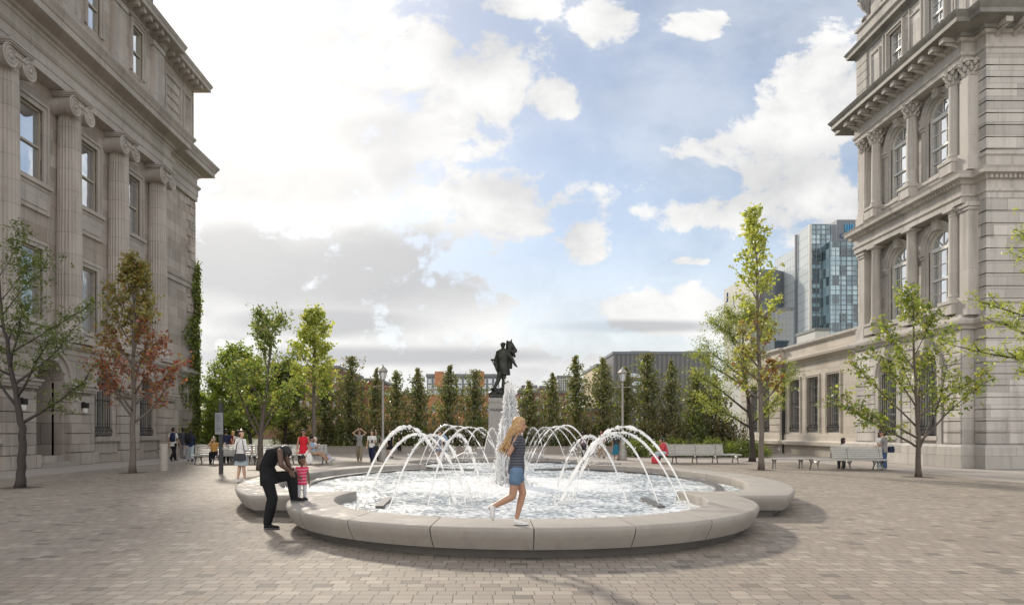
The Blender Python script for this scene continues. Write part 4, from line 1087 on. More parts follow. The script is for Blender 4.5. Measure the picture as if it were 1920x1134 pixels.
def lamp(loc, h, label):
    t = thing('street_lamp', loc, label, 'street lamp', 'grey lantern street lamps')
    b = MB(); b.lathe([(.24, 0), (.24, .5), (.2, .56), (.17, .62), (.19, .7), (.15, .9), (.12, 1.0), (.13, 1.12), (.085, 1.2), (.07, 1.3), (.055, h - 1.0), (.075, h - .98), (.05, h - .93), (.045, h - .82)], n=14)
    b.tube([(-.42, 0, h - 1.12), (.42, 0, h - 1.12)], .018, 6)
    for x in (-.42, .42): b.ball((x, 0, h - 1.12), .035, 6, 5)
    b.build('post', M['lamp_paint'], t, smooth=True, local=True, angle=40)
    b = MB(); b.lathe([(.10, h - .82), (.12, h - .78), (.12, h - .75)], n=6)
    for k in range(6):
        a = PI * k / 3; b.tube([(.12 * math.cos(a), .12 * math.sin(a), h - .76), (.22 * math.cos(a), .22 * math.sin(a), h - .34)], .012, 5)
    b.lathe([(.27, h - .34), (.28, h - .31), (.15, h - .13), (.09, h - .1), (.07, h - .06), (.03, h - .02), (.02, h + .06)], n=6)
    b.build('lantern', M['lamp_paint'], t, local=True)
    b = MB(); b.lathe([(.115, h - .75), (.21, h - .345)], n=6); b.build('lamp_glass', M['lampglass'], t, local=True)
    return t
m, t_, bs = mat('lamp_glass'); bs.inputs['Base Color'].default_value = (.85, .84, .8, 1); bs.inputs['Roughness'].default_value = .2; bs.inputs['Transmission Weight'].default_value = .6; M['lampglass'] = m
lamp((-5.65, 36.7, 0), 5.15, 'grey lantern street lamp left of the fountain, beside two walking women')
lamp((7.55, 38.3, 0), 5.2, 'grey lantern street lamp right of the fountain, before the dark ribbed building')
x, y = gp(413, 888); t = thing('sign_post', (x, y, 0), 'dark sign post with a grey text panel near the left benches', 'sign')
b = MB(); b.box(x - .04, x + .10, y - .05, y + .05, 0, 2.68); b.build('post', M['post_metal'], t)
b = MB(); b.box(x - .17, x + .13, y - .08, y - .053, 1.5, 2.32); pn = b.build('panel', M['panel'], t)
b = MB()
rnd = random.Random(3)
for k in range(11):
    if k != 5: b.box(x - .14, x - .14 + rnd.uniform(.12, .24), y - .084, y - .0805, 2.22 - k * .06, 2.235 - k * .06)
b.build('text_lines', M['post_metal'], pn)
x, y = gp(307, 882); b = MB(); b.lathe([(.16, 0), (.16, 1.06), (.15, 1.09), (.13, 1.10)], (x, y, 0), 20); o = b.build('bollard', M['bollard'], smooth=True, angle=40); recentre(o, (x, y, 0)); tag(o, 'pale round concrete bollard by the left building corner', 'bollard')
# ------------------------------------------------------------------ foliage
def leafmat(name, stops, trans=.55, rough=.55):
    m = bpy.data.materials.new(name); m.use_nodes = True; t = NT(m.node_tree); t.n.clear()
    a = t.add('ShaderNodeAttribute', attribute_name='rnd').outputs['Fac']
    c = t.ramp(a, stops)
    oi = t.add('ShaderNodeObjectInfo').outputs['Random']
    c = t.mix(t.m('MULTIPLY', oi, .35), c, tuple(x * .55 for x in stops[len(stops) // 2][1]))
    d = t.add('ShaderNodeBsdfDiffuse'); t.l.new(c, d.inputs[0])
    tl = t.add('ShaderNodeBsdfTranslucent'); t.l.new(t.mix(1.0, c, (1.25, 1.2, .75), 'MULTIPLY'), tl.inputs[0])
    g = t.add('ShaderNodeBsdfGlossy'); g.inputs['Roughness'].default_value = .4; g.inputs[0].default_value = (1, 1, 1, 1)
    m1 = t.add('ShaderNodeMixShader'); m1.inputs[0].default_value = trans; t.l.new(d.outputs[0], m1.inputs[1]); t.l.new(tl.outputs[0], m1.inputs[2])
    m2 = t.add('ShaderNodeMixShader'); m2.inputs[0].default_value = .05; t.l.new(m1.outputs[0], m2.inputs[1]); t.l.new(g.outputs[0], m2.inputs[2])
    o = t.add('ShaderNodeOutputMaterial'); t.l.new(m2.outputs[0], o.inputs[0]); return m
M['lf_locust'] = leafmat('locust_leaves', [(0, (.08, .12, .025)), (.5, (.14, .19, .04)), (1, (.25, .28, .06))])
M['lf_locust_bright'] = leafmat('pale_locust_leaves', [(0, (0.203, 0.270, 0.047)), (.5, (0.351, 0.419, 0.074)), (1, (0.486, 0.513, 0.108))])
M['lf_green'] = leafmat('green_leaves', [(0, (0.093, 0.155, 0.031)), (.5, (0.202, 0.287, 0.054)), (1, (0.388, 0.434, 0.093))])
M['lf_olive'] = leafmat('olive_leaves', [(0, (0.135, 0.142, 0.041)), (.5, (0.270, 0.257, 0.068)), (1, (0.432, 0.378, 0.108))])
M['lf_red'] = leafmat('red_leaves', [(0, (0.189, 0.047, 0.034)), (.5, (0.365, 0.101, 0.068)), (1, (0.486, 0.203, 0.081))])
M['lf_rust'] = leafmat('rust_leaves', [(0, (0.221, 0.091, 0.033)), (.5, (0.338, 0.163, 0.052)), (1, (0.325, 0.247, 0.065))])
M['lf_gink'] = leafmat('fan_leaves', [(0, (0.299, 0.374, 0.066)), (.5, (0.508, 0.568, 0.124)), (1, (0.620, 0.620, 0.230))])
M['lf_dark'] = leafmat('dark_poplar_leaves', [(0, (0.127, 0.144, 0.070)), (.5, (0.240, 0.239, 0.117)), (1, (0.419, 0.355, 0.198))], .35)
M['lf_hedge'] = leafmat('shrub_leaves', [(0, (0.070, 0.085, 0.028)), (.5, (0.148, 0.157, 0.051)), (1, (0.281, 0.235, 0.095))], .4)
M['lf_lime'] = leafmat('lime_leaves', [(0, (0.162, 0.230, 0.027)), (.5, (0.297, 0.392, 0.047)), (1, (0.486, 0.540, 0.095))])
M['lf_brown'] = leafmat('brown_shrub_leaves', [(0, (0.091, 0.072, 0.033)), (.5, (0.169, 0.124, 0.058)), (1, (0.260, 0.182, 0.091))], .4)
def barkmat(name, c):
    m, t, b = mat(name); p = t.xyz(t.pos())
    n_ = t.noise(t.vec(t.m('MULTIPLY', p[0], 18), t.m('MULTIPLY', p[1], 18), t.m('MULTIPLY', p[2], 4)), 1.0, 5, .65)
    t.put(b.inputs['Base Color'], t.mix(n_, tuple(x * .5 for x in c), tuple(x * 1.4 for x in c))); b.inputs['Roughness'].default_value = .9
    t.l.new(t.bump(n_, .6, .02), b.inputs['Normal']); return m
M['bark'] = barkmat('grey_brown_bark', (.11, .09, .075)); M['bark_dark'] = barkmat('dark_bark', (.055, .045, .04)); M['bark_grey'] = barkmat('grey_bark', (.17, .145, .125))

def leaf_mesh(name, P, size, mats, mi=None, parent=None, seed=0, asp=.62, jit=.45, up=.3, local=False, rnd=None):
    rg = np.random.default_rng(seed); N = len(P); P = np.asarray(P, float)
    d = rg.normal(size=(N, 3)); d[:, 2] -= .25; d /= np.linalg.norm(d, axis=1)[:, None]
    nn = rg.normal(size=(N, 3)); nn[:, 2] += up * 3; s_ = np.cross(d, nn); s_ /= np.linalg.norm(s_, axis=1)[:, None] + 1e-9
    nv = np.cross(s_, d)
    L = size * (1 + jit * rg.uniform(-1, 1, N))[:, None]; Wd = L * asp * .5
    fold = nv * L * .10
    V = np.stack([P - d * L * .5, P + s_ * Wd + fold - d * L * .05, P + d * L * .5, P - s_ * Wd + fold - d * L * .05], 1).reshape(-1, 3)
    if parent is not None and not local:
        off = WL.get(parent.name)
        if off is not None: V = V - np.array(off)
    me = bpy.data.meshes.new(name)
    me.vertices.add(4 * N); me.vertices.foreach_set('co', V.ravel())
    me.loops.add(4 * N); me.loops.foreach_set('vertex_index', np.arange(4 * N, dtype=np.int32))
    me.polygons.add(N); me.polygons.foreach_set('loop_start', np.arange(0, 4 * N, 4, dtype=np.int32)); me.polygons.foreach_set('loop_total', np.full(N, 4, dtype=np.int32))
    for m_ in mats: me.materials.append(m_)
    if mi is not None: me.polygons.foreach_set('material_index', np.asarray(mi, np.int32))
    at = me.attributes.new('rnd', 'FLOAT', 'FACE')
    r = rg.uniform(0, 1, N) if rnd is None else np.clip(np.asarray(rnd) + rg.normal(0, .22, N), 0, 1)
    at.data.foreach_set('value', r.astype(np.float32))
    me.update(calc_edges=True); me.validate()
    o = bpy.data.objects.new(name, me); col.objects.link(o)
    if parent is not None: o.parent = parent
    return o
def bez(p, d, L, curve, n, rnd, wob=.06):
    """a branch: starts along d, bends by curve (vector), wanders a little"""
    pts = [Vector(p)]; d = Vector(d).normalized(); st = L / n
    for i in range(n):
        d = (d + Vector(curve) / n + Vector((rnd.gauss(0, wob), rnd.gauss(0, wob), rnd.gauss(0, wob)))).normalized()
        pts.append(pts[-1] + d * st)
    return pts
def at(pts, u):
    f = u * (len(pts) - 1); i = min(int(f), len(pts) - 2); return pts[i].lerp(pts[i + 1], f - i), (pts[i + 1] - pts[i]).normalized()
def tree(name, label, base, trunk, tr, limbs, mats, pick, lsize, dens, bark, seed, sub=5, subl=.42, twig=.5, spread=.10, asp=.6, start=.3, cat='tree', group=None, tw_leaf=7, up=.3, rise=.35, clump=.8):
    """trunk: points above base; limbs: (u on trunk, azimuth deg, elevation deg, length, upward bend)"""
    rnd = random.Random(seed); t = thing(name, (base[0], base[1], 0), label, cat, group); B = Vector((base[0], base[1], 0))
    wd = MB(); tp = [B + Vector(p) for p in trunk]
    # refine the trunk
    fine = []
    for i in range(len(tp) - 1):
        for k in range(4): fine.append(tp[i].lerp(tp[i + 1], k / 4) + Vector((rnd.gauss(0, .012), rnd.gauss(0, .012), 0)))
    fine.append(tp[-1]); Ln = len(fine)
    wd.tube(fine, [tr * (1.35 if i == 0 else (1.1 if i == 1 else 1)) * (1 - .86 * (i / Ln) ** 1.1) for i in range(Ln)], 8)
    LP = []; LR = []
    def clusters(q, n_, s_):
        tone = rnd.random()
        for _ in range(n_):
            LP.append((q.x + rnd.gauss(0, s_), q.y + rnd.gauss(0, s_), q.z + rnd.gauss(0, s_ * .8))); LR.append(tone * clump + (1 - clump) * .5)
    for u, a, el, L, bend in limbs:
        p, d0 = at(fine, u); r0 = tr * (1 - .86 * u) * .62; r0 = max(r0, .012)
        d = Vector((math.cos(R(a)) * math.cos(R(el)), math.sin(R(a)) * math.cos(R(el)), math.sin(R(el))))
        lp = bez(p, d, L, (0, 0, bend), 8, rnd); wd.tube(lp, [r0 * (1 - .85 * i / 8) for i in range(9)], 5)
        for k in range(sub):
            v = start + (1 - start) * (k + rnd.random()) / sub; q, dd = at(lp, min(v, .99))
            side = dd.cross(Vector((0, 0, 1))).normalized() * (1 if (k % 2) else -1)
            sd_ = (dd * .7 + side * rnd.uniform(.5, 1.0) + Vector((0, 0, rnd.uniform(-.3, .55) * rise * 2))).normalized()
            sl = L * subl * rnd.uniform(.5, 1.1) * (1.1 - .5 * v); spt = bez(q, sd_, sl, (0, 0, rnd.uniform(-.2, .5)), 5, rnd, .1)
            wd.tube(spt, [max(.004, r0 * .38 * (1 - .8 * i / 5)) for i in range(6)], 4)
            for j in range(int(dens)):
                x, dd2 = at(spt, rnd.uniform(.15, 1)); clusters(x + Vector((rnd.gauss(0, 1), rnd.gauss(0, 1), rnd.gauss(0, .8))) * spread, tw_leaf, spread * twig)
        for j in range(int(dens * 1.5)):
            x, _ = at(lp, rnd.uniform(.45, 1)); clusters(x, tw_leaf, spread * twig)
    wd.build('trunk', M[bark], t, smooth=True)
    P = np.array(LP); mi = np.array([pick(p[0] - base[0], p[1] - base[1], p[2], rnd) for p in LP]) if pick else None
    leaf_mesh('crown', P, lsize, [M[k] for k in mats], mi, t, seed, asp, rnd=LR, up=up); return t

G = 137.5
def spiral(n, u0, u1, el0, el1, L, bend, seed, a0=0):
    rnd = random.Random(seed)
    return [(u0 + (u1 - u0) * (i + .5) / n, a0 + i * G + rnd.uniform(-18, 18), el0 + (el1 - el0) * (i + .5) / n + rnd.uniform(-6, 6), L((i + .5) / n) * rnd.uniform(.8, 1.15), bend) for i in range(n)]

# left: honey locust with feathery leaves, trunk leaning left
x, y = gp(38, 914)
tree('honey_locust', 'thin dark leaning locust with sparse feathery green leaves at the left edge of the square', (x, y), [(0, 0, 0), (.05, 0, .8), (.05, 0, 1.7), (-.12, .02, 2.6), (-.32, .05, 3.6), (-.55, .05, 4.8), (-.62, 0, 6.2)], .125,
     [(.36, 8, 30, 2.3, .35), (.44, 160, 35, 2.6, .3), (.5, -25, 35, 2.5, .25), (.56, 40, 34, 2.5, .35), (.6, 200, 30, 2.8, .2), (.64, -50, 38, 2.3, .3), (.7, 10, 32, 2.6, .25), (.74, 100, 42, 2.2, .2), (.8, 230, 40, 2.4, .3), (.85, -15, 42, 2.2, .3), (.9, 60, 50, 1.8, .2), (.95, 170, 50, 1.8, .2), (.98, -10, 60, 1.5, .1)],
     ['lf_locust'], None, .095, 10, 'bark_dark', 11, sub=6, subl=.45, spread=.13, asp=.45, tw_leaf=7, start=.25, rise=.2)
# left: maple turning red on its sunny side
x, y = gp(249, 886)
def maple_pick(dx_, dy_, z, rnd):
    r = rnd.random()
    if z < 6.0 and (dx_ > .55 or z < 4.4): return 1 if r < .72 else (2 if r < .9 else 0)
    if z < 5.6: return 2 if r < .5 else (0 if r < .85 else 1)
    return 0 if r < .85 else 2
tree('maple', 'slender maple with olive leaves above and red leaves low on its right side', (x, y), [(0, 0, 0), (0, 0, 1.5), (.02, 0, 3), (0, 0, 4.8), (.04, 0, 6.6), (-.08, 0, 8.1)], .12,
     spiral(24, .24, .97, 32, 66, lambda v: 2.35 * (1 - v) ** .7 + .5, .35, 5), ['lf_olive', 'lf_red', 'lf_rust'], maple_pick, .125, 9, 'bark_grey', 12, sub=5, subl=.4, spread=.15, asp=.8, tw_leaf=4, start=.2)
# left row behind: slim forked tree, fan-leaved tree, trees at the corner
x, y = gp(487, 881)
tree('forked_tree', 'slim forked green tree rising behind the woman in white', (x, y), [(0, 0, 0), (.03, 0, 1.0), (.06, 0, 1.8), (.22, 0, 3.0), (.42, 0, 4.6), (.55, 0, 6.1)], .13,
     [(.28, 190, 62, 3.2, .2), (.32, 60, 60, 2.6, .1), (.36, 150, 58, 3.0, .1), (.45, 20, 52, 2.2, .2), (.5, 250, 55, 2.2, .2), (.58, 170, 48, 2.2, .2), (.66, 10, 50, 1.9, .2), (.72, 120, 55, 1.7, .2), (.8, 300, 55, 1.4, .2), (.86, 180, 55, 1.2, .2), (.94, 30, 65, .9, .1), (.97, 200, 60, .8, .1)],
     ['lf_green', 'lf_olive'], lambda a, b_, z, r: 0 if r.random() < .8 else 1, .12, 8, 'bark', 13, sub=6, spread=.18, tw_leaf=8, start=.25)
tree('fan_leaf_tree', 'tall pale green tree with fan leaves left of the left street lamp', (ax(588, 44.5), 44.5), [(0, 0, 0), (.02, 0, 2.4), (0, 0, 5), (.05, 0, 7.5), (.0, 0, 9.3)], .14,
     spiral(22, .34, .97, 30, 66, lambda v: 2.0 * (1 - v) ** .8 + .55, .3, 8), ['lf_gink', 'lf_lime'], lambda a, b_, z, r: 0 if z > 4.5 and r.random() < .85 else 1, .17, 8, 'bark_grey', 14, sub=5, spread=.2, asp=.95, tw_leaf=5, start=.15)
tree('corner_tree', 'dense bright green tree directly behind the left building corner', (ax(440, 50.5), 50.5), [(0, 0, 0), (0, 0, 1.6), (.1, 0, 3.4), (.1, 0, 5.4), (.2, 0, 6.9)], .16,
     spiral(20, .2, .97, 22, 64, lambda v: 2.5 * (1 - v) ** .55 + .7, .3, 9), ['lf_green', 'lf_lime'], lambda a, b_, z, r: 1 if r.random() < .45 else 0, .19, 9, 'bark_dark', 15, sub=7, spread=.34, tw_leaf=10, start=.15)
tree('corner_tree', 'short dark-stemmed green tree behind the benches, right of the sign post', (ax(470, 46), 46), [(0, 0, 0), (-.05, 0, 1.2), (-.1, 0, 2.6), (.1, 0, 4.4), (.1, 0, 5.6)], .15,
     spiral(18, .22, .97, 26, 64, lambda v: 2.2 * (1 - v) ** .6 + .6, .3, 19), ['lf_green', 'lf_lime'], lambda a, b_, z, r: 1 if r.random() < .3 else 0, .17, 8, 'bark_dark', 25, sub=7, spread=.3, tw_leaf=9, start=.15)
tree('corner_tree', 'broad mid green tree between the forked tree and the fan leaved tree', (ax(535, 50), 50), [(0, 0, 0), (0, 0, 1.5), (.1, 0, 3.0), (0, 0, 4.6), (.1, 0, 6.0)], .14,
     spiral(18, .2, .97, 24, 62, lambda v: 2.1 * (1 - v) ** .55 + .6, .3, 29), ['lf_green', 'lf_hedge'], lambda a, b_, z, r: 1 if r.random() < .5 else 0, .18, 8, 'bark_dark', 35, sub=7, spread=.3, tw_leaf=9, start=.12)
# right: tall fan-leaved tree, locust with a rusty branch, forked sparse tree, locust reaching in from the right edge
x, y = gp(1428, 881)
tree('fan_leaf_tree', 'very tall narrow tree with sunlit yellow green fan leaves at its top', (x, y), [(0, 0, 0), (.0, 0, 1.6), (-.08, 0, 3.6), (-.15, 0, 6), (-.18, 0, 8.4), (-.40, 0, 10.7)], .12,
     spiral(13, .30, .60, 38, 55, lambda v: 1.45 - .3 * v, .3, 21) + spiral(20, .60, .985, 52, 68, lambda v: 1.3 * (1 - v) ** .8 + .4, .25, 22), ['lf_gink', 'lf_olive', 'lf_rust', 'lf_red'],
     lambda a, b_, z, r: 0 if (z > 6.6 or r.random() < .3) else ((2 if r.random() < .62 else 3) if (a > -.1 and z < 5.4 and r.random() < .7) else (1 if r.random() < .8 else 2)), .135, 3, 'bark_grey', 16, sub=5, spread=.16, asp=.95, tw_leaf=5, start=.2)
x, y = gp(1411, 865)
tree('honey_locust', 'dark-stemmed locust with drooping pale green leaves right of the grey bench', (x, y), [(0, 0, 0), (-.03, 0, 1.3), (-.15, 0, 2.6), (-.35, 0, 4.2), (-.5, 0, 5.8), (-.55, 0, 7.2)], .16,
     [(.28, 180, 28, 3.2, .05), (.3, 20, 38, 2.6, .2), (.4, 170, 35, 3.5, -.1), (.46, 240, 32, 3.0, 0), (.5, 10, 35, 2.8, .0), (.56, 150, 35, 3.2, 0), (.62, 185, 42, 3.0, -.1), (.68, 60, 40, 2.4, 0), (.72, 215, 45, 2.6, 0), (.78, 0, 40, 2.3, .1), (.84, 170, 45, 2.2, .1), (.9, 280, 55, 1.8, .1), (.95, 150, 60, 1.6, 0), (.98, 20, 60, 1.4, 0)],
     ['lf_locust_bright', 'lf_locust'], lambda a, b_, z, r: 0 if r.random() < .7 else 1, .095, 15, 'bark_dark', 17, sub=8, subl=.5, spread=.22, asp=.45, tw_leaf=11, start=.2, rise=.15)
x, y = gp(1722, 894)
tree('forked_tree', 'sparse many-stemmed young tree before the tall grey pavilion', (x, y), [(0, 0, 0), (.0, 0, .9), (-.02, 0, 1.6), (-.1, 0, 3.0), (-.15, 0, 4.6), (-.2, 0, 6.2)], .098,
     [(.2, 25, 58, 3.6, .1), (.24, 165, 40, 3.3, .1), (.28, 10, 44, 3.1, -.05), (.33, 190, 30, 2.9, .15), (.38, 40, 55, 3.2, .0), (.42, 150, 50, 3.2, .1), (.47, -20, 38, 2.6, .1), (.52, 205, 42, 2.6, .1), (.58, 100, 55, 2.2, .1), (.64, 5, 50, 2.1, .1), (.7, 180, 55, 2.0, .1), (.76, 300, 55, 1.8, .1), (.84, 60, 62, 1.4, .1), (.92, 200, 65, 1.1, .1)],
     ['lf_green', 'lf_lime', 'lf_olive'], lambda a, b_, z, r: r.choice((0, 0, 1, 2)), (.11), 9, 'bark', 18, sub=6, spread=.17, tw_leaf=6, start=.3, asp=.7)
tree('honey_locust', 'locust at the right edge whose pale feathery branches reach into view', (15.9, 17.8), [(0, 0, 0), (0, 0, 1.8), (.05, 0, 3.4), (.0, 0, 5.4), (-.1, 0, 8.0)], .13,
     [(.3, 178, 22, 2.4, .2), (.36, 200, 20, 2.6, .1), (.42, 165, 20, 3.2, .0), (.46, 185, 30, 2.9, .05), (.52, 30, 30, 2.4, .2), (.56, 172, 30, 3.0, .05), (.62, 195, 35, 2.6, .1), (.68, 290, 40, 2.2, .2), (.74, 180, 40, 2.4, .1), (.82, 100, 45, 2.0, .1), (.88, 190, 50, 1.9, .1), (.95, 170, 60, 1.5, .1)],
     ['lf_locust_bright'], None, .095, 9, 'bark_dark', 28, sub=6, subl=.42, spread=.12, asp=.42, tw_leaf=8, start=.35, rise=.15)
# soil squares at the feet of the trees on the paving
M['soil'] = simple('tree_pit_soil', (.11, .085, .065), .95, var=.3, scale=12)
for i, (px, py) in enumerate(((38, 914), (249, 886), (487, 881), (1428, 881), (1411, 865), (1722, 894))):
    x, y = gp(px, py); b = MB(); b.add([(x + .55 * math.cos(2 * PI * k / 14) * (1 + .15 * math.sin(k * 2.3)), y + .5 * math.sin(2 * PI * k / 14), .004) for k in range(14)], [tuple(range(14))])
    tag(b.build('soil', M['soil'], recalc=False), kind='structure')

# row of columnar poplars beyond the low wall: three kinds grown once, copied along the row
def poplar(seed, h, w_, thin, name='columnar_poplar', mats=('lf_dark', 'lf_green')):
    rnd = random.Random(seed); t = thing(name, (0, 0, 0)); wd = MB(); wd.tube([(0, 0, 0), (.03, 0, h * .4), (0, .03, h * .8), (.02, 0, h)], [.09, .07, .03, .008], 6); LP = []; LR = []
    nb = 84
    for i in range(nb):
        u = (i + rnd.random()) / nb; z = h * (.04 + .92 * u); env = w_ * (math.sin(PI * min(1, u * 1.05 + .22)) ** .7 if u < .72 else .82 * max(0, (1 - u) / .28) ** thin * .72 + .09)
        a = i * R(G); ln = env * rnd.uniform(.55, 1.35)
        p = Vector((0, 0, z)); q = Vector((ln * math.cos(a), ln * math.sin(a), z + ln * rnd.uniform(1.0, 1.8))); wd.tube([p, p.lerp(q, .6) + Vector((0, 0, -.05)), q], [.022, .014, .004], 3)
        tone = rnd.random(); n_ = int(52 if u < .75 else 24)
        for k in range(n_):
            v = rnd.uniform(.12, 1.08); c = p.lerp(q, v); s_ = .05 + .10 * (1 - abs(v - .6)) * min(1, env * 1.6)
            LP.append((c.x + rnd.gauss(0, s_), c.y + rnd.gauss(0, s_), c.z + rnd.gauss(0, s_ * 1.3))); LR.append(tone * .75 + .1)
    wd.build('trunk', M['bark_dark'], t, local=True, smooth=True)
    mi = [0 if rnd.random() < .72 else 1 for _ in LP]
    leaf_mesh('crown', LP, .19, [M[k] for k in mats], mi, t, seed, .62, local=True, rnd=LR); return t
kinds = [poplar(41, 7.4, 1.3, .9), poplar(42, 7.4, 1.05, 1.6), poplar(43, 7.4, 1.4, 1.0), poplar(44, 7.4, 1.2, 2.2), poplar(45, 7.4, 1.38, 1.3)]
row = [(652, 664, 0, 1.05), (699, 680, 1, .75), (745, 684, 0, 1.0), (788, 676, 2, .95), (836, 672, 0, 1.1), (887, 688, 2, .95), (991, 712, 1, 1.1), (1034, 700, 2, .9), (1083, 670, 0, 1.15), (1131, 672, 0, 1.05), (1172, 686, 1, 1.0), (1219, 656, 0, 1.1), (1258, 660, 2, .85), (1303, 684, 1, 1.1), (1345, 690, 2, 1.0), (612, 690, 1, 1.0)]
names_pop = ['left of the left street lamp', 'with a thin bare top just left of the left street lamp', 'right of the left street lamp', 'left of the tallest left poplar', 'the tallest on the left, before the blue grey block', 'next to the bronze statue on its left',
 'short and thin, right of the tall plume', 'second to the right of the statue', 'tall, with a narrow tip, midway between statue and right lamp', 'before the yellowish corner of the dark ribbed building', 'thin, behind the right street lamp', 'tall and slim, right of the right street lamp', 'dense, before the middle of the dark ribbed building', 'half hidden behind the grey bench and locust leaves', 'at the right end of the row, behind the locust', 'at the left end of the row, behind the fan leaved tree']
for i, (px, py, k, ws) in enumerate(row):
    k = (k + 2 * i) % 5
    Yp = 52.0 + (i % 3) * .5; o = kinds[k] if i < 0 else copy_tree(kinds[k]); h = az(py, Yp) * (1 + .05 * math.sin(i * 5.7)); ws = ws * (1 + .16 * math.sin(i * 3.1))
    o.location = (ax(px, Yp), Yp, -.02); o.scale = (ws, ws, h / 7.5); o.rotation_euler = (R(2.5 * math.sin(i * 2.1)), R(2.5 * math.cos(i * 3.3)), i * 1.9)
    tag(o, 'dark columnar poplar ' + names_pop[i], 'tree', 'columnar poplars beyond the low wall')
for k in kinds:
    for c in list(k.children): bpy.data.objects.remove(c)
    bpy.data.objects.remove(k)
# shrubs filling the ground below them
def shrub(seed, mats, ls=.16, n_=2600, name='shrub', squash=1.0):
    rnd = random.Random(seed); t = thing(name, (0, 0, 0)); LP = []; LR = []; wd = MB(); per = 26
    for i in range(n_ // per):
        a = rnd.uniform(0, 2 * PI); e = math.asin(rnd.uniform(-.1, 1)); rr = rnd.uniform(.35, 1.0) ** .6 * (1 + .25 * math.sin(3 * a + seed) + .12 * math.sin(7 * a))
        c = Vector((rr * math.cos(a) * math.cos(e), rr * math.sin(a) * math.cos(e), .12 + rr * math.sin(e) * .95)); tone = rnd.random()
        if i % 4 == 0: wd.tube([(0, 0, 0), tuple(c * .5 + Vector((0, 0, .05))), tuple(c)], [.03, .018, .005], 4)
        for k in range(per): LP.append(tuple(c + Vector((rnd.gauss(0, .10), rnd.gauss(0, .10), rnd.gauss(0, .11))))); LR.append(tone)
    wd.build('stem', M['bark_dark'], t, local=True)
    mi = [0 if rnd.random() < .75 else 1 for _ in LP]
    leaf_mesh('foliage', LP, ls, [M[k] for k in mats], mi, t, seed, .6, local=True, rnd=LR); return t
sk = [shrub(61, ('lf_hedge', 'lf_dark'), .10), shrub(62, ('lf_hedge', 'lf_brown'), .10), shrub(63, ('lf_lime', 'lf_green'), .085), shrub(64, ('lf_green', 'lf_hedge'), .10)]
plan = []
rnd = random.Random(8)
for i, px in enumerate(range(545, 1400, 33)):             # dim bank of bushes
    plan.append((px + rnd.uniform(-8, 8), 51.0 + rnd.uniform(0, 1.2), rnd.uniform(1.15, 1.5), rnd.uniform(1.9, 2.7) * (1.25 if px > 1210 else 1), [0, 1, 0, 3][i % 4], 'bushes under the poplars', 'shrub under the poplars'))
for i, px in enumerate((640, 690, 730, 790, 1190, 1225)):
    plan.append((px, 50.4, .75, .95, 2, 'small bright bushes behind the low wall', 'small bright bush behind the low wall'))
for i, px in enumerate((388, 412, 405, 440)):
    plan.append((px, 50.8 + .5 * i, 1.5, (2.8, 3.6, 5.0, 3.2)[i], [3, 2, 3, 2][i], 'bushes at the left building corner', 'green bush'))
for i, px in enumerate((1196, 1240, 1270, 1300, 1335, 1365, 1392, 1418)):
    plan.append((px, 43.0 + .3 * (i % 2), 1.0, .95 if i % 2 else 1.1, [3, 2][i % 2], 'low hedge behind the right bench', 'low hedge bush'))
places = {}
for i, (px, Yp, rx, hz_, k, g, lab) in enumerate(plan):
    o = copy_tree(sk[k]); o.location = (ax(px, Yp), Yp, -.02); o.scale = (rx, rx * .9, hz_); o.rotation_euler = (0, 0, i * 2.3)
    places.setdefault(g, []).append((px, o, lab, k))
def landmark(px):
    L = [(395, 'the left building corner'), (440, 'the sign post'), (487, 'the slim forked tree'), (568, 'the woman in red'), (600, 'the lounging man'), (672, 'the woman with raised arms'), (718, 'the left street lamp'), (800, 'the rear left water arcs'), (870, 'the monument on its left'), (937, 'the bronze statue'), (1000, 'the monument on its right'), (1060, 'the rear right water arcs'), (1127, 'the red-haired woman'), (1168, 'the right street lamp'), (1245, 'the seated person in red'), (1310, 'the grey bench'), (1370, 'the grey bench end'), (1411, 'the dark-stemmed locust')]
    return min(L, key=lambda q: abs(q[0] - px))[1]
ordn = ['first', 'second', 'third', 'fourth', 'fifth', 'sixth', 'seventh', 'eighth', 'ninth', 'tenth', 'eleventh', 'twelfth', 'thirteenth', 'fourteenth', 'fifteenth', 'sixteenth', 'seventeenth', 'eighteenth', 'nineteenth', 'twentieth', 'twenty-first', 'twenty-second', 'twenty-third', 'twenty-fourth', 'twenty-fifth', 'twenty-sixth']
tone = ['dark green', 'brownish green', 'bright lime green', 'mid green']
for g, lst in places.items():
    lst.sort(key=lambda q: q[0])
    for i, (px, o, lab, k) in enumerate(lst): tag(o, f'{ordn[i]} of these bushes from the left, {tone[k]}, near {landmark(px)}', 'shrub', g)
for k in sk:
    for c in list(k.children): bpy.data.objects.remove(c)
    bpy.data.objects.remove(k)
# ivy climbing the far corner of the court house
rnd = random.Random(9); LP = []; LR = []
for i in range(900):
    u = rnd.random(); z = 13.4 * (1 - u ** .75) + .1; wz = (.55 + 1.1 * (1 - z / 13.5)) * (.75 + .45 * math.sin(z * 1.7) + .2 * math.sin(z * 4.1))
    if z > 9.5: wz *= .55
    s = SE + .15 - abs(rnd.gauss(0, 1)) * wz * .8; fr = rnd.random() < .6; tone_ = rnd.random()
    for k in range(15):
        if fr: LP.append((LX + .18 + abs(rnd.gauss(0, .12)), min(SE + .35, s + rnd.gauss(0, .16)), z + rnd.gauss(0, .2)))
        else: LP.append((LX + .1 - abs(rnd.gauss(0, .7)) + .2, SE + .12 + abs(rnd.gauss(0, .15)), z + rnd.gauss(0, .2)))
        LR.append(tone_)
iv = thing('ivy', (LX + .2, SE, 0), 'green ivy climbing the far corner of the left stone building', 'ivy')
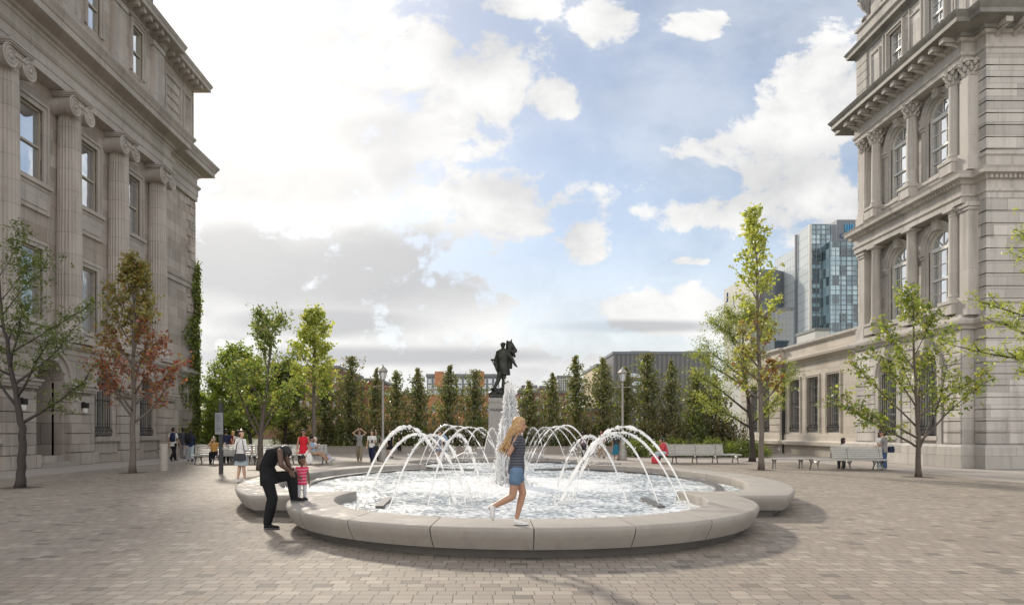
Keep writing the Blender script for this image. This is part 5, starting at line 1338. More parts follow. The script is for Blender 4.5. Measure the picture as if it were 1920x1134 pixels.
leaf_mesh('foliage', LP, .17, [M['lf_green'], M['lf_hedge']], [0 if rnd.random() < .6 else 1 for _ in LP], iv, 9, .8, rnd=LR)
b = MB()
for k in range(5): b.tube([(LX + .22, SE - .1 - .12 * k, 0), (LX + .2, SE - .25 - .1 * k + .2 * math.sin(k), 3), (LX + .2, SE - .1 - .1 * k, 6), (LX + .16, SE - .1, 9 + k * .6)], [.04, .03, .02, .008], 5)
b.build('stem', M['bark_dark'], iv)

# ------------------------------------------------------------------ far buildings
M['brick_red'] = masonry('red_brick', (.30, .13, .085), .3, .9, .02, .15, .3, stain=0, tint=(.85, .8, .78))
M['brick_brown'] = masonry('brown_brick', (.25, .135, .10), .3, .9, .02, .15, .3, stain=0, tint=(.85, .8, .78))
M['brick_orange'] = masonry('orange_brick', (.46, .22, .12), .3, .9, .02, .12, .3, stain=0, tint=(.88, .84, .8))
M['clad_blue'] = simple('blue_grey_cladding', (.16, .175, .20), .6, var=.06)
M['clad_pale'] = simple('pale_cladding', (.5, .49, .46), .6, var=.06)
M['clad_yellow'] = simple('yellow_stone', (.52, .43, .27), .7, var=.06)
m, t_, bs = mat('ribbed_grey_cladding'); p = t_.xyz(t_.pos()); sx = t_.m('ADD', p[0], p[1])
fr = t_.m('FRACT', t_.m('DIVIDE', sx, .8)); pan = t_.white(t_.vec(t_.m('FLOOR', t_.m('DIVIDE', sx, 4.0)), 1.0, 0))
t_.put(bs.inputs['Base Color'], t_.mix(t_.step(fr, .45, .55), t_.mix(pan, (.085, .085, .088), (.12, .12, .122)), (.15, .15, .152))); bs.inputs['Roughness'].default_value = .5; M['ribbed'] = m
m, t_, bs = mat('tower_glazing'); p = t_.xyz(t_.pos())
sx = t_.m('ADD', p[0], t_.m('MULTIPLY', p[1], .93)); c1 = t_.white(t_.vec(t_.m('FLOOR', t_.m('DIVIDE', sx, 3.1)), t_.m('FLOOR', t_.m('DIVIDE', p[2], 4.0)), 0))
t_.put(bs.inputs['Base Color'], t_.ramp(c1, [(0, (.03, .06, .075)), (.15, (.07, .13, .16)), (.4, (.19, .31, .37)), (.8, (.28, .42, .48)), (1, (.40, .53, .58))])); bs.inputs['Roughness'].default_value = .12; bs.inputs['Specular IOR Level'].default_value = .9; M['tower_glass'] = m
m, t_, bs = mat('pale_curtain_wall'); p = t_.xyz(t_.pos()); n_ = t_.noise(t_.pos(), .06, 3)
t_.put(bs.inputs['Base Color'], t_.mix(t_.m('MAXIMUM', t_.step(t_.m('FRACT', t_.m('DIVIDE', p[2], 4.0)), .90, .94), t_.step(t_.m('FRACT', t_.m('DIVIDE', p[1], 3.0)), .90, .94)), t_.mix(n_, (.50, .55, .58), (.70, .73, .74)), (.36, .40, .43))); bs.inputs['Roughness'].default_value = .18; bs.inputs['Specular IOR Level'].default_value = .8; M['pale_glass'] = m
M['dark_glass'] = glass('dark_window_glass', (.05, .07, .085), .1); M['light_glass'] = glass('bright_window_glass', (.45, .52, .56), .12)
def far_block(name, label, px0, px1, top, Yf, depth, m, win=None, roof=None, base=-.1, extra=None, wm='dark_glass'):
    """a far building: front at Yf; win = (columns, rows, top px, bottom px, fill w, fill h)"""
    x0, x1 = ax(px0, Yf), ax(px1, Yf); z1 = az(top, Yf)
    t = thing(name, ((x0 + x1) / 2, Yf, 0), label, 'building', None); b = MB(); b.box(x0, x1, Yf, Yf + depth, base, z1); b.build('wall', M[m], t)
    b = MB(); e = .012 * Yf * .1; b.box(x0 - e, x1 + e, Yf - e, Yf + depth + e, z1 + .003, z1 + .004 * Yf); b.build('roof', M[roof or 'lead'], t)
    if win:
        nc, nr, t0, t1, fw, fh = win[:6]; za, zb_ = az(t1, Yf), az(t0, Yf); cw, rh = (x1 - x0) / nc, (zb_ - za) / nr; cnt = 0
        for i in range(nc):
            for j in range(nr):
                xm, zm = x0 + cw * (i + .5), za + rh * (j + .5); cnt += 1
                if cnt > 96: continue
                w_ = MB(); hw, hh_ = cw * fw / 2, rh * fh / 2
                architrave(MB(), 0, 1, 0, 1, .1, 0, 1)
                w_.box(xm - hw - .07, xm + hw + .07, Yf - .10, Yf - .02, zm - hh_ - .12, zm - hh_); w_.box(xm - hw - .07, xm + hw + .07, Yf - .08, Yf - .02, zm + hh_, zm + hh_ + .1)
                w_.box(xm - hw, xm + hw, Yf - .05, Yf + .02, zm - hh_ + .002, zm + hh_ - .002)
                w_.build('window', M[wm], t)
    return t
far_block('brick_building', 'brown brick block with a flat roof rising behind the fan leaved tree', 545, 634, 690, 150, 30, 'brick_brown', (7, 4, 700, 790, .4, .5))
far_block('brick_building', 'low red brick block seen between the left poplars', 634, 712, 714, 170, 30, 'brick_red', (6, 4, 722, 790, .4, .5))
far_block('brick_building', 'brown brick block far left behind the green trees', 470, 548, 716, 160, 30, 'brick_brown', (6, 3, 726, 790, .4, .5))
t = far_block('apartment_building', 'blue grey apartment block with large pale windows left of the statue', 800, 936, 706, 140, 26, 'clad_blue', (12, 4, 709, 752, .62, .62), wm='light_glass')
Yt = 139.6
for p0, p1, tp in ((815, 831, 696), (894, 908, 696)): b = MB(); b.box(ax(p0, Yt), ax(p1, Yt), Yt, Yt + 12, az(724, Yt), az(tp, Yt)); b.build('roof_tower', M['brick_orange'], t)
far_block('brick_building', 'long orange brick block low behind the left poplars', 690, 922, 741, 110, 20, 'brick_orange', (16, 2, 752, 806, .35, .4), roof='clad_pale')
far_block('brick_building', 'dark red brick block with small pale windows right of the statue', 972, 1066, 737, 115, 20, 'brick_brown', (9, 5, 741, 812, .22, .45), wm='light_glass')
far_block('brick_building', 'dark brick stair tower rising above the brick block right of the statue', 1013, 1034, 728, 117, 10, 'brick_brown', (2, 1, 731, 738, .3, .5), wm='light_glass')
far_block('office_building', 'small pale ribbed block between the right poplars', 1046, 1070, 709, 190, 20, 'clad_pale', (6, 1, 711, 738, .5, .9))
far_block('office_building', 'small pale box building right behind the plume', 980, 1006, 727, 180, 20, 'clad_pale', (3, 1, 730, 738, .5, .5))
far_block('brick_building', 'low red brown brick block behind the rear right arcs', 1062, 1150, 770, 112, 20, 'brick_brown', (8, 2, 776, 810, .3, .5))
t = far_block('ribbed_building', 'large dark ribbed grey building behind the right street lamp', 1150, 1332, 664, 120, 12, 'ribbed', None, roof='clad_blue')
Yt = 120.0
for (p0, p1, q0, q1) in ((1178, 1198, 700, 708), (1199, 1206, 700, 708), (1186, 1206, 715, 722), (1188, 1206, 729, 736)):
    b = MB(); b.box(ax(p0, Yt), ax(p1, Yt), Yt - .15, Yt - .01, az(q1, Yt), az(q0, Yt))
    for k in range(4): xx = ax(p0 + (p1 - p0) * k / 4, Yt); b.box(xx - .12, xx + .12, Yt - .25, Yt - .16, az(q1, Yt), az(q0, Yt))
    b.build('window', M['light_glass'], t)
b = MB(); b.box(ax(1187, Yt), ax(1224, Yt), Yt + 2, Yt + 9, az(664, Yt), az(655, Yt)); b.box(ax(1292, Yt), ax(1311, Yt), Yt + 2, Yt + 9, az(664, Yt), az(655, Yt)); b.build('roof_box', M['clad_pale'], t)
far_block('office_building', 'narrow yellowish stone block beside the dark ribbed building', 1119, 1147, 687, 126, 18, 'clad_yellow', (4, 4, 694, 790, .4, .5))
# hospital towers of glass beyond the wing
Yt = 300.0; def_ = thing('glass_tower', (ax(1520, Yt), Yt, 0), 'tall bluish glass tower with a blue emblem high on its grey top block', 'building')
tw = def_
def slab(name, px0, px1, top, Ya, d, m, bot=800): 
    b = MB(); b.box(ax(px0, Ya), ax(px1, Ya), Ya, Ya + d, -.1, az(top, Ya)); return b.build(name, M[m], tw)
# west wing seen in flight: a long pale flank running away to the left
b = MB(); xa = ax(1517, Yt); L2 = 78
b.box(xa, xa + 1.0, Yt - .4, Yt + .4, -.1, az(421, Yt)); b.build('corner_pier', M['clad_pale'], tw)
def flank(name, pa, ya, pb, yb, Ya, Yb, m):
    """wall from pixel column pa (depth Ya) to pb (depth Yb)"""
    xa, xb = ax(pa, Ya), ax(pb, Yb); b = MB(); th = 4.0
    b.loft([[(xa, Ya, -.1), (xa + th, Ya, -.1), (xa + th, Ya, az(ya, Ya)), (xa, Ya, az(ya, Ya))], [(xb, Yb, -.1), (xb + th, Yb, -.1), (xb + th, Yb, az(yb, Yb)), (xb, Yb, az(yb, Yb))]])
    return b.build(name, M[m], tw)
flank('glass_flank', 1517, 421, 1491, 441, 301, 318, 'pale_glass'); 
b = MB(); x_ = ax(1491, 316); b.box(x_ - .35, x_ + .35, 315, 316, -.1, az(441, 316)); b.build('corner_fin', M['clad_blue'], tw)
flank('glass_flank', 1490, 466, 1453, 487, 322, 345, 'pale_glass')
slab('front_wall', 1521, 1560, 421, Yt, .8, 'tower_glass'); slab('bay_wall', 1556, 1680, 452, Yt - 8, .8, 'tower_glass')
flank('glass_flank', 1556, 452, 1542, 462, Yt - 8.2, Yt - .5, 'tower_glass')
slab('top_block', 1569, 1640, 412, Yt + 4, 30, 'clad_blue'); slab('top_side', 1558, 1568.6, 421, Yt + 3, 1.2, 'clad_blue')
b = MB(); Yb = Yt - 8
for k in range(9): xx = ax(1556 + k * 10.4, Yb); b.box(xx - .12, xx + .12, Yb - .3, Yb - .02, az(660, Yb), az(452, Yb))
for k in range(22): zz = az(452 + k * 9.2, Yb); b.box(ax(1556, Yb), ax(1660, Yb), Yb - .25, Yb - .021, zz - .12, zz + .12)
for k in range(5): xx = ax(1521 + k * 9.2, Yt); b.box(xx - .12, xx + .12, Yt - .3, Yt - .02, az(660, Yt), az(421, Yt))
for k in range(25): zz = az(421 + k * 9.2, Yt); b.box(ax(1521, Yt), ax(1556, Yt), Yt - .25, Yt - .021, zz - .12, zz + .12)
b.build('mullions', M['clad_blue'], tw)
for k in range(9):
    zz = az(474 + k * 17.6, Yt); b = MB(); b.box(ax(1523, Yt), ax(1536, Yt), Yt - .12, Yt - .01, zz - 1.1, zz + 1.1); b.box(ax(1529, Yt), ax(1530, Yt), Yt - .2, Yt - .121, zz - 1.1, zz + 1.1); b.build('window', M['dark_glass'], tw)
m, t_, bs = mat('blue_sign'); bs.inputs['Base Color'].default_value = (.03, .25, .48, 1); M['blue_sign'] = m
b = MB(); Yb = Yt + 3.8
for p0, p1, q0, q1 in ((1584, 1586.5, 419, 432), (1588.5, 1591, 421, 432), (1593, 1595.5, 419, 432), (1597.5, 1600, 421, 432), (1584, 1600, 432.4, 434.2)): b.box(ax(p0, Yb), ax(p1, Yb), Yb - .2, Yb, az(q1, Yb), az(q0, Yb))
b.build('emblem', M['blue_sign'], tw)
m, t_, bs = mat('dark_blue_sign'); bs.inputs['Base Color'].default_value = (.03, .08, .22, 1); M['navy_sign'] = m
text('sign_letters', 'CHUM', 2.9, M['navy_sign'], tw, (ax(1592, Yb), Yb - .2, az(446, Yb)), ext=.1)
t = thing('tower_block', (ax(1380, 330), 330, 0), 'plain grey tower with blank flank partly hidden by the very tall narrow tree', 'building')
b = MB(); b.loft([[(ax(1453, 330), 330, -.1), (ax(1453, 330), 330, az(505, 330)), (ax(1425, 330), 330, az(505, 330)), (ax(1425, 330), 330, -.1)], [(ax(1453, 330) + 30, 352, -.1), (ax(1453, 330) + 30, 352, az(505, 330)), (ax(1425, 330), 352, az(505, 330)), (ax(1425, 330), 352, -.1)]]); b.build('wall', M['clad_blue'], t)
b = MB(); b.loft([[(ax(1425, 331), 331, -.1), (ax(1425, 331), 331, az(507, 331)), (ax(1425, 331) + 3, 332, az(507, 331)), (ax(1425, 331) + 3, 332, -.1)], [(ax(1357, 375), 375, -.1), (ax(1357, 375), 375, az(543, 375)), (ax(1357, 375) + 3, 376, az(543, 375)), (ax(1357, 375) + 3, 376, -.1)]]); b.build('flank', M['clad_pale'], t)
text('sign_letters', 'J', 5.5, M['navy_sign'], t, (ax(1364, 366), 366, az(562, 366)), rot=(PI / 2, 0, R(-55)), ext=.3)
far_block('office_building', 'low blue glass block peeping over the wing roof behind the locust', 1452, 1487, 582, 220, 20, 'dark_glass', (5, 5, 586, 640, .7, .7))
far_block('penthouse', 'small dark roof box in front of the glass tower', 1528, 1556, 620, 200, 12, 'clad_pale', None)
# ------------------------------------------------------------------ people
def cloth(name, c, var=.12, rough=.85):
    return simple(name, c, rough, 0, var, 14, .25, .15)
def stripes(name, a, b_, per, frac):
    m, t, bs = mat(name); z = t.xyz(t.add('ShaderNodeTexCoord').outputs['Object'])[2]
    f = t.m('FRACT', t.m('DIVIDE', t.m('ADD', z, t.m('MULTIPLY', t.noise(t.pos(), 9, 2), .01)), per)); t.put(bs.inputs['Base Color'], t.mix(t.step(f, frac - .06, frac + .06), a, b_)); bs.inputs['Roughness'].default_value = .85; return m
def skin(name, c):
    m, t, bs = mat(name); t.put(bs.inputs['Base Color'], t.mix(t.noise(t.pos(), 20, 3), tuple(x * .9 for x in c), tuple(x * 1.1 for x in c)))
    bs.inputs['Roughness'].default_value = .5; bs.inputs['Subsurface Weight'].default_value = .06; bs.inputs['Subsurface Radius'].default_value = (.02, .008, .004); return m
M['sk_l'] = skin('fair_skin', (.56, .35, .25)); M['sk_t'] = skin('tanned_skin', (.42, .24, .16)); M['sk_d'] = skin('dark_skin', (.105, .055, .036)); M['sk_b'] = skin('brown_skin', (.17, .085, .052))
for k, c in dict(black=(.012, .012, .014), char=(.05, .052, .06), navy=(.018, .025, .06), white=(.74, .73, .71), cream=(.66, .62, .56), red=(.55, .02, .035), coral=(.60, .07, .09), blue=(.33, .44, .60), denim=(.13, .21, .32),
                 jeans=(.055, .10, .19), pale_jeans=(.40, .47, .52), beige=(.42, .34, .25), khaki=(.27, .235, .17), grey=(.26, .25, .25), ochre=(.50, .27, .09), teal=(.03, .16, .24), lav=(.56, .53, .66), pgrey=(.55, .55, .58), plum=(.16, .11, .15),
                 wine=(.25, .02, .03), lip=(.32, .12, .10), olive=(.12, .15, .10), green=(.05, .13, .08)).items(): M['c_' + k] = cloth(k + '_cloth', c)
M['c_stripe'] = stripes('charcoal_striped_jersey', (.05, .055, .075), (.12, .125, .15), .035, .7)
M['c_pink'] = stripes('pink_striped_knit', (.62, .035, .11), (.70, .26, .32), .055, .66)
M['c_flower'] = simple('patterned_dress', (.2, .22, .30), .85, 0, .9, 30)
for k, c in dict(black=(.012, .010, .009), brown=(.055, .03, .018), auburn=(.20, .055, .02), blonde=(.46, .29, .13), grey=(.2, .19, .18)).items(): M['h_' + k] = simple(k + '_hair', c, .5, 0, .35, 40, .5, .3)
M['dk_plastic'] = simple('black_plastic', (.012, .012, .012), .25); M['sole'] = simple('rubber_sole', (.6, .6, .58), .7); M['greysole'] = simple('grey_sole', (.2, .2, .21), .7)

BASEP = dict(pel=(0, 0, .525), wai=(0, .004, .615), che=(0, .004, .735), nec=(0, .008, .825), hd=(0, -.014, .928),
    shL=(.104, .006, .80), elL=(.132, .016, .635), wrL=(.136, -.03, .49), hpL=(.052, 0, .50), knL=(.056, -.012, .285), anL=(.055, .014, .048), toL=(0, -1, 0),
    shR=(-.104, .006, .80), elR=(-.132, .016, .635), wrR=(-.136, -.03, .49), hpR=(-.052, 0, .50), knR=(-.056, -.012, .285), anR=(-.055, .014, .048), toR=(0, -1, 0))
SIT = dict(pel=(0, 0, .325), wai=(0, .015, .41), che=(0, .02, .53), nec=(0, .01, .62), hd=(0, -.012, .722), shL=(.1, .01, .595), shR=(-.1, .01, .595), elL=(.13, -.02, .44), elR=(-.13, -.02, .44), wrL=(.08, -.15, .37), wrR=(-.08, -.15, .37),
    hpL=(.052, -.01, .315), hpR=(-.052, -.01, .315), knL=(.062, -.25, .31), knR=(-.062, -.25, .31), anL=(.06, -.24, .048), anR=(-.06, -.24, .048))
WALK = dict(knL=(.05, -.09, .29), anL=(.05, -.14, .06), knR=(-.05, .02, .28), anR=(-.05, .16, .085), toR=(0, -1, -.6), elL=(.125, .07, .645), wrL=(.125, .06, .505), elR=(-.125, -.04, .64), wrR=(-.12, -.13, .51))
def person(label, loc, rz, H, P=None, top=('white', .5, .0), bot=('trousers', 'jeans'), shoes='black', hair=('short', 'brown'), sk='sk_l', fem=False, vox=.013, look=0.0, tilt=0.0, near=False, headk=1.0, glasses=False, cap_=None, group=None, soles=None):
    J = dict(BASEP); J.update(P or {}); J = {k: (Vector(v) * H if k[:2] != 'to' else Vector(v).normalized()) for k, v in J.items()}
    lat = (J['shL'] - J['shR']).normalized(); latp = (J['hpL'] - J['hpR']).normalized()
    wf = dict(pel=(.094, .066), wai=(.070, .056), che=(.086, .064), sh=(.094, .048)) if fem else dict(pel=(.086, .064), wai=(.078, .058), che=(.098, .066), sh=(.104, .050))
    LW = dict(th=(.050, .034), ca=(.035, .021), ua=(.027, .0225), fa=(.0225, .0155)); 
    if fem: LW['ua'] = (.0235, .020); LW['fa'] = (.0195, .0135); LW['ca'] = (.032, .019)
    def torso(b, g=0.0, lo=-.04, hi=True, flare=0.0):
        s = J['pel']; axv = (J['wai'] - s).normalized(); sp_ = []
        def ring(c, la, up, w_): f = la.cross(up).normalized(); return (c, la * (w_[0] * H + g), f * (w_[1] * H + g))
        up1 = (J['che'] - J['wai']).normalized(); up2 = (J['nec'] - J['che']).normalized()
        sp_.append(ring(s + axv * (lo - .012) * H, latp, axv, (wf['pel'][0] * .8 + flare, wf['pel'][1] * .8 + flare)))
        sp_.append(ring(s + axv * lo * H, latp, axv, (wf['pel'][0] + flare, wf['pel'][1] + flare)))
        sp_.append(ring(s + axv * .02 * H, latp, axv, wf['pel'])); sp_.append(ring(J['wai'], (lat + latp).normalized(), (axv + up1).normalized(), wf['wai']))
        sp_.append(ring(J['che'], lat, up1, wf['che'])); m_ = (J['shL'] + J['shR']) / 2
        sp_.append(ring(m_ + up2 * .002 * H, lat, up2, wf['sh']))
        if hi: sp_.append(ring(m_ + up2 * .026 * H, lat, up2, (.055, .036))); sp_.append(ring(m_ + up2 * .034 * H, lat, up2, (.03, .028)))
        oval(b, sp_, 16)
    def arm(b, s, g=0.0, t1=1.0, t2=1.0):
        sh, el, wr = J['sh' + s], J['el' + s], J['wr' + s]
        cap(b, sh, sh.lerp(el, min(1, t1)), LW['ua'][0] * H + g, (LW['ua'][0] + (LW['ua'][1] - LW['ua'][0]) * min(1, t1)) * H + g)
        if t1 >= 1 and t2 > 0: cap(b, el, el.lerp(wr, t2), LW['fa'][0] * H + g, (LW['fa'][0] + (LW['fa'][1] - LW['fa'][0]) * t2) * H + g)
    def leg(b, s, g=0.0, t1=1.0, t2=1.0, g2=None):
        hp, kn, an = J['hp' + s], J['kn' + s], J['an' + s]; g2 = g if g2 is None else g2
        cap(b, hp, hp.lerp(kn, t1), LW['th'][0] * H + g, (LW['th'][0] + (LW['th'][1] - LW['th'][0]) * t1) * H + (g if t1 < 1 else g2))
        if t1 >= 1 and t2 > 0:
            mid = kn.lerp(an, .35); cap(b, kn, mid, LW['th'][1] * H + g2, LW['ca'][0] * H + g2)
            cap(b, mid, mid.lerp(an, t2), LW['ca'][0] * H + g2, (LW['ca'][0] + (LW['ca'][1] - LW['ca'][0]) * t2) * H + g2 * 1.2)
    b = MB(); torso(b)
    hk = H * headk; hd = J['hd']; RZ = Matrix.Rotation(look, 3, 'Z') @ Matrix.Rotation(tilt, 3, 'X')
    def hp_(x, y, z): return hd + RZ @ Vector((x, y, z)) * hk
    def hball(bb, c, r, sq):
        q = MB(); q.ball((0, 0, 0), 1, 14, 10); bb.add([tuple(hp_(*(Vector(c) + Vector((v[0] * r * sq[0], v[1] * r * sq[1], v[2] * r * sq[2]))))) for v in q.v], q.f)
    hball(b, (0, .004, .012), .052, (.86, 1.04, 1.08)); hball(b, (0, -.012, -.024), .038, (.9, 1.0, 1.12)); hball(b, (0, -.022, -.048), .018, (1, 1, .8))
    cap(b, hp_(0, -.048, .0), hp_(0, -.060, -.018), .005 * hk, .0085 * hk)
    for sx in (-1, 1): hball(b, (sx * .046, .006, -.006), .013, (.4, .8, 1.2))
    cap(b, J['nec'] - (J['nec'] - J['che']).normalized() * .03 * H, hd + RZ @ Vector((0, .008, -.045)) * hk, .031 * H, .029 * H)
    for s in 'LR':
        arm(b, s); leg(b, s)
        el, wr = J['el' + s], J['wr' + s]; d = (wr - el).normalized(); side = d.cross(Vector((0, 1, .2))).normalized(); nrm = d.cross(side).normalized(); u = .0095 * H
        oval(b, [(wr, side * 1.3 * u, nrm * 1.1 * u), (wr + d * 3.2 * u, side * 2.3 * u, nrm * 1.1 * u), (wr + d * 5.6 * u, side * 2.4 * u, nrm * .95 * u), (wr + d * 6.0 * u, side * 2.0 * u, nrm * .6 * u)], 10)
        for i, L in enumerate((4.0, 4.6, 4.3, 3.3)):
            p0 = wr + d * 5.4 * u + side * (i - 1.5) * 1.25 * u; p1 = p0 + d * L * .55 * u + nrm * (-.5 - .2 * i) * u; p2 = p1 + d * L * .35 * u + nrm * (-1.2 - .2 * i) * u
            cap(b, p0, p1, .62 * u, .56 * u, 6); cap(b, p1, p2, .56 * u, .46 * u, 6)
        p0 = wr + d * 1.8 * u + side * -2.0 * u; p1 = p0 + d * 2.0 * u + side * -1.4 * u; cap(b, p0, p1, .75 * u, .62 * u, 6); cap(b, p1, p1 + d * 1.9 * u + nrm * -.6 * u, .62 * u, .5 * u, 6)
        an, to = J['an' + s], J['to' + s]; upv = Vector((0, 0, 1)) - to * to.z; upv = upv.normalized() if upv.length > .1 else Vector((0, 1, 0))
        cap(b, an - upv * .02 * H, an - upv * .028 * H + to * .085 * H, .020 * H, .014 * H)
    o = remesh(b, 'person', M[sk], None, vox * (.62 if near else 1), 2); o.location = loc; o.rotation_euler = (0, 0, rz); tag(o, label, 'person', group)
    def part(bb, name, m_, v=None, sm=2): return remesh(bb, name, M[m_], o, v or vox * (.7 if near else 1), sm, local=True)
    g = .0085 + .004 * H
    # legs first
    kind, bc = bot
    if kind in ('trousers', 'shorts', 'leggings', 'crop'):
        b = MB(); q = J['pel']; a = (J['wai'] - q).normalized(); f = latp.cross(a).normalized(); gg = g if kind != 'leggings' else .006
        oval(b, [(q - a * .035 * H, latp * (.07 * H + gg), f * (.055 * H + gg)), (q, latp * (wf['pel'][0] * H + gg), f * (wf['pel'][1] * H + gg)), (q.lerp(J['wai'], .55), latp * (wf['wai'][0] * 1.06 * H + gg), f * (wf['wai'][1] * 1.06 * H + gg))], 16)
        for s in 'LR':
            if kind == 'shorts': leg(b, s, g + .006, .38, 0)
            elif kind == 'crop': leg(b, s, g, 1, .55)
            else: leg(b, s, gg, 1, .93, gg + (.010 if kind == 'trousers' else 0))
        part(b, 'shorts' if kind == 'shorts' else 'trousers', 'c_' + bc)
    elif kind in ('skirt', 'dress', 'longskirt'):
        b = MB(); L = {'skirt': .20, 'dress': .24, 'longskirt': .34}[kind]; q = J['pel']; a = Vector((0, 0, 1)); f = latp.cross(a).normalized(); rings = []
        for u, w_ in ((.10, .074), (.04, .088), (-.03, .104), (-L * .6, .125), (-L, .145), (-L - .002, .09)):
            rings.append((q + a * u * H, latp * (w_ * H), f * (w_ * .82 * H)))
        oval(b, rings, 18); part(b, 'skirt', 'c_' + bc)
    tc_, sl, hem = top[:3]
    b = MB(); torso(b, g, -.02 - hem, True, .012 if hem > .03 else 0)
    if sl > 0:
        for s in 'LR':
            if sl <= 1: arm(b, s, g * .95, sl, 0)
            else: arm(b, s, g * .9, 1, sl - 1)
    part(b, 'shirt', 'c_' + tc_)
    for s in 'LR':
        if not shoes: break
        an, to = J['an' + s], J['to' + s]; sd_ = to.cross(Vector((0, 0, 1))); sd_ = sd_.normalized() if sd_.length > .05 else Vector((1, 0, 0)); upv = sd_.cross(to).normalized()
        c0 = an - upv * .048 * H; k = .0105 * H * (1.18 if headk > 1.2 else 1)
        b = MB(); r_ = []
        for xx, w_, h0, h1 in ((-2.6, 1.6, .3, 4.2), (-2.2, 2.6, .1, 6.4), (-.5, 2.9, .1, 6.0), (1.8, 3.0, .1, 4.9), (4.5, 3.5, .1, 3.8), (7.4, 3.5, .1, 3.0), (9.4, 2.6, .2, 2.5), (10.2, 1.0, .6, 1.7)):
            c = c0 + to * xx * k; r_.append((c + upv * (h0 + h1) / 2 * k, sd_ * w_ * k, upv * (h1 - h0) / 2 * k))
        oval(b, r_, 12); sh_ = b.build('shoe', M['c_' + shoes], o, smooth=True, local=True)
        b = MB(); r_ = []
        for xx, w_ in ((-2.75, 1.7), (-2.2, 2.75), (4.5, 3.65), (7.6, 3.6), (9.7, 2.5), (10.4, 1.0)):
            c = c0 + to * xx * k; r_.append((c + upv * .55 * k, sd_ * w_ * k, upv * .55 * k))
        oval(b, r_, 10); b.build('sole', M[soles or ('sole' if shoes in ('white', 'pgrey') else 'greysole')], sh_, local=True)
    hs, hc = hair[:2]; b = MB()
    if hs != 'none':
        hball(b, (0, .024, .026), .0535, (.92, .96, 1.02)); hball(b, (0, -.001, .041), .0475, (.96, 1.0, .74)); hball(b, (0, .028, -.004), .050, (.96, .85, 1.1))
        if hs in ('long', 'mid', 'blown'):
            hball(b, (.030, .012, -.02), .028, (.75, 1.1, 1.7)); hball(b, (-.030, .012, -.02), .028, (.75, 1.1, 1.7))
        if hs == 'long': oval(b, [(hp_(0, .034, .03), RZ @ Vector((.046 * hk, 0, 0)), Vector((0, .026 * hk, 0))), (hp_(0, .046, -.05), RZ @ Vector((.056 * hk, 0, 0)), Vector((0, .026 * hk, 0))), (hp_(0, .056, -.13), RZ @ Vector((.052 * hk, 0, 0)), Vector((0, .022 * hk, 0))), (hp_(.004, .058, -.20), RZ @ Vector((.030 * hk, 0, 0)), Vector((0, .012 * hk, 0)))], 12)
        if hs == 'mid': oval(b, [(hp_(0, .030, .03), RZ @ Vector((.048 * hk, 0, 0)), Vector((0, .03 * hk, 0))), (hp_(0, .034, -.05), RZ @ Vector((.058 * hk, 0, 0)), Vector((0, .03 * hk, 0))), (hp_(0, .036, -.095), RZ @ Vector((.05 * hk, 0, 0)), Vector((0, .022 * hk, 0)))], 12)
        if hs == 'bun': hball(b, (0, .055, .05), .026, (1, 1, 1))
        if hs == 'puffs':
            for c in ((.03, .02, .065), (-.032, .024, .06), (0, .05, .045), (.0, -.01, .072)): hball(b, c, .021, (1, 1, 1))
        if hs == 'blown':
            rr = random.Random(4)
            for i in range(46):
                a0 = Vector((rr.uniform(-.036, .036), rr.uniform(.0, .045), rr.uniform(-.03, .05))); ln = rr.uniform(.5, 1.1); fly = .62 * rr.uniform(0, 1) ** 1.3
                pts = [hp_(*a0), hp_(a0.x * 1.15, a0.y + .04 + .02 * fly, a0.z - .07), hp_(a0.x * 1.3 + rr.uniform(-.012, .012), a0.y + .06 + .08 * fly, -.15 - .03 * (1 - fly)), hp_(a0.x * 1.6 + rr.uniform(-.02, .02), a0.y + .06 + .17 * fly * ln, -.20 * ln - .06 * (1 - fly)), hp_(a0.x * 1.8 + rr.uniform(-.03, .03), a0.y + .06 + .23 * fly * ln, -.21 * ln - .10 * (1 - fly) + rr.uniform(-.02, .02))]
                b.tube(pts, [.012 * hk, .012 * hk, .009 * hk, .0065 * hk, .002 * hk], 6)
        part(b, 'hair', 'h_' + hc, .006 if hs == 'blown' else None, 1 if hs == 'blown' else 2)
    if cap_:
        b = MB(); hball(b, (0, .008, .036), .058, (.92, 1.04, .86)); hball(b, (0, -.058, .035), .032, (1.2, 1.0, .16)); part(b, 'cap', 'c_' + cap_)
    if near or glasses:
        b = MB()
        if glasses:
            for sx in (-1, 1): hball(b, (sx * .021, -.0525, .010), .016, (1.1, .35, .8)); hball(b, (sx * .046, -.02, .012), .022, (.10, 1.4, .12))
            hball(b, (0, -.056, .013), .010, (1, .4, .3)); b.build('sunglasses', M['dk_plastic'], o, smooth=True, local=True)
        else:
            for sx in (-1, 1):
                b = MB(); hball(b, (sx * .018, -.0465, .006), .0062, (1.1, .7, .8)); b.build('eye', M['dk_plastic'], o, smooth=True, local=True)
        b = MB(); hball(b, (0, -.0455, -.034), .009, (1.1, .4, .28)); b.build('mouth', M['c_lip'], o, smooth=True, local=True)
    return o
def place(px, py, z=0.0): x, y = gp(px, py, z); return (x, y, z)
def item(mb, name, label, cat, m_, loc, smooth=True, group=None):
    o = mb.build(name, m_, smooth=smooth, angle=50); 
    for v in o.data.vertices: pass
    o.location = loc; return tag(o, label, cat, group)
FWD = PI / 2                                              # turned to face the right
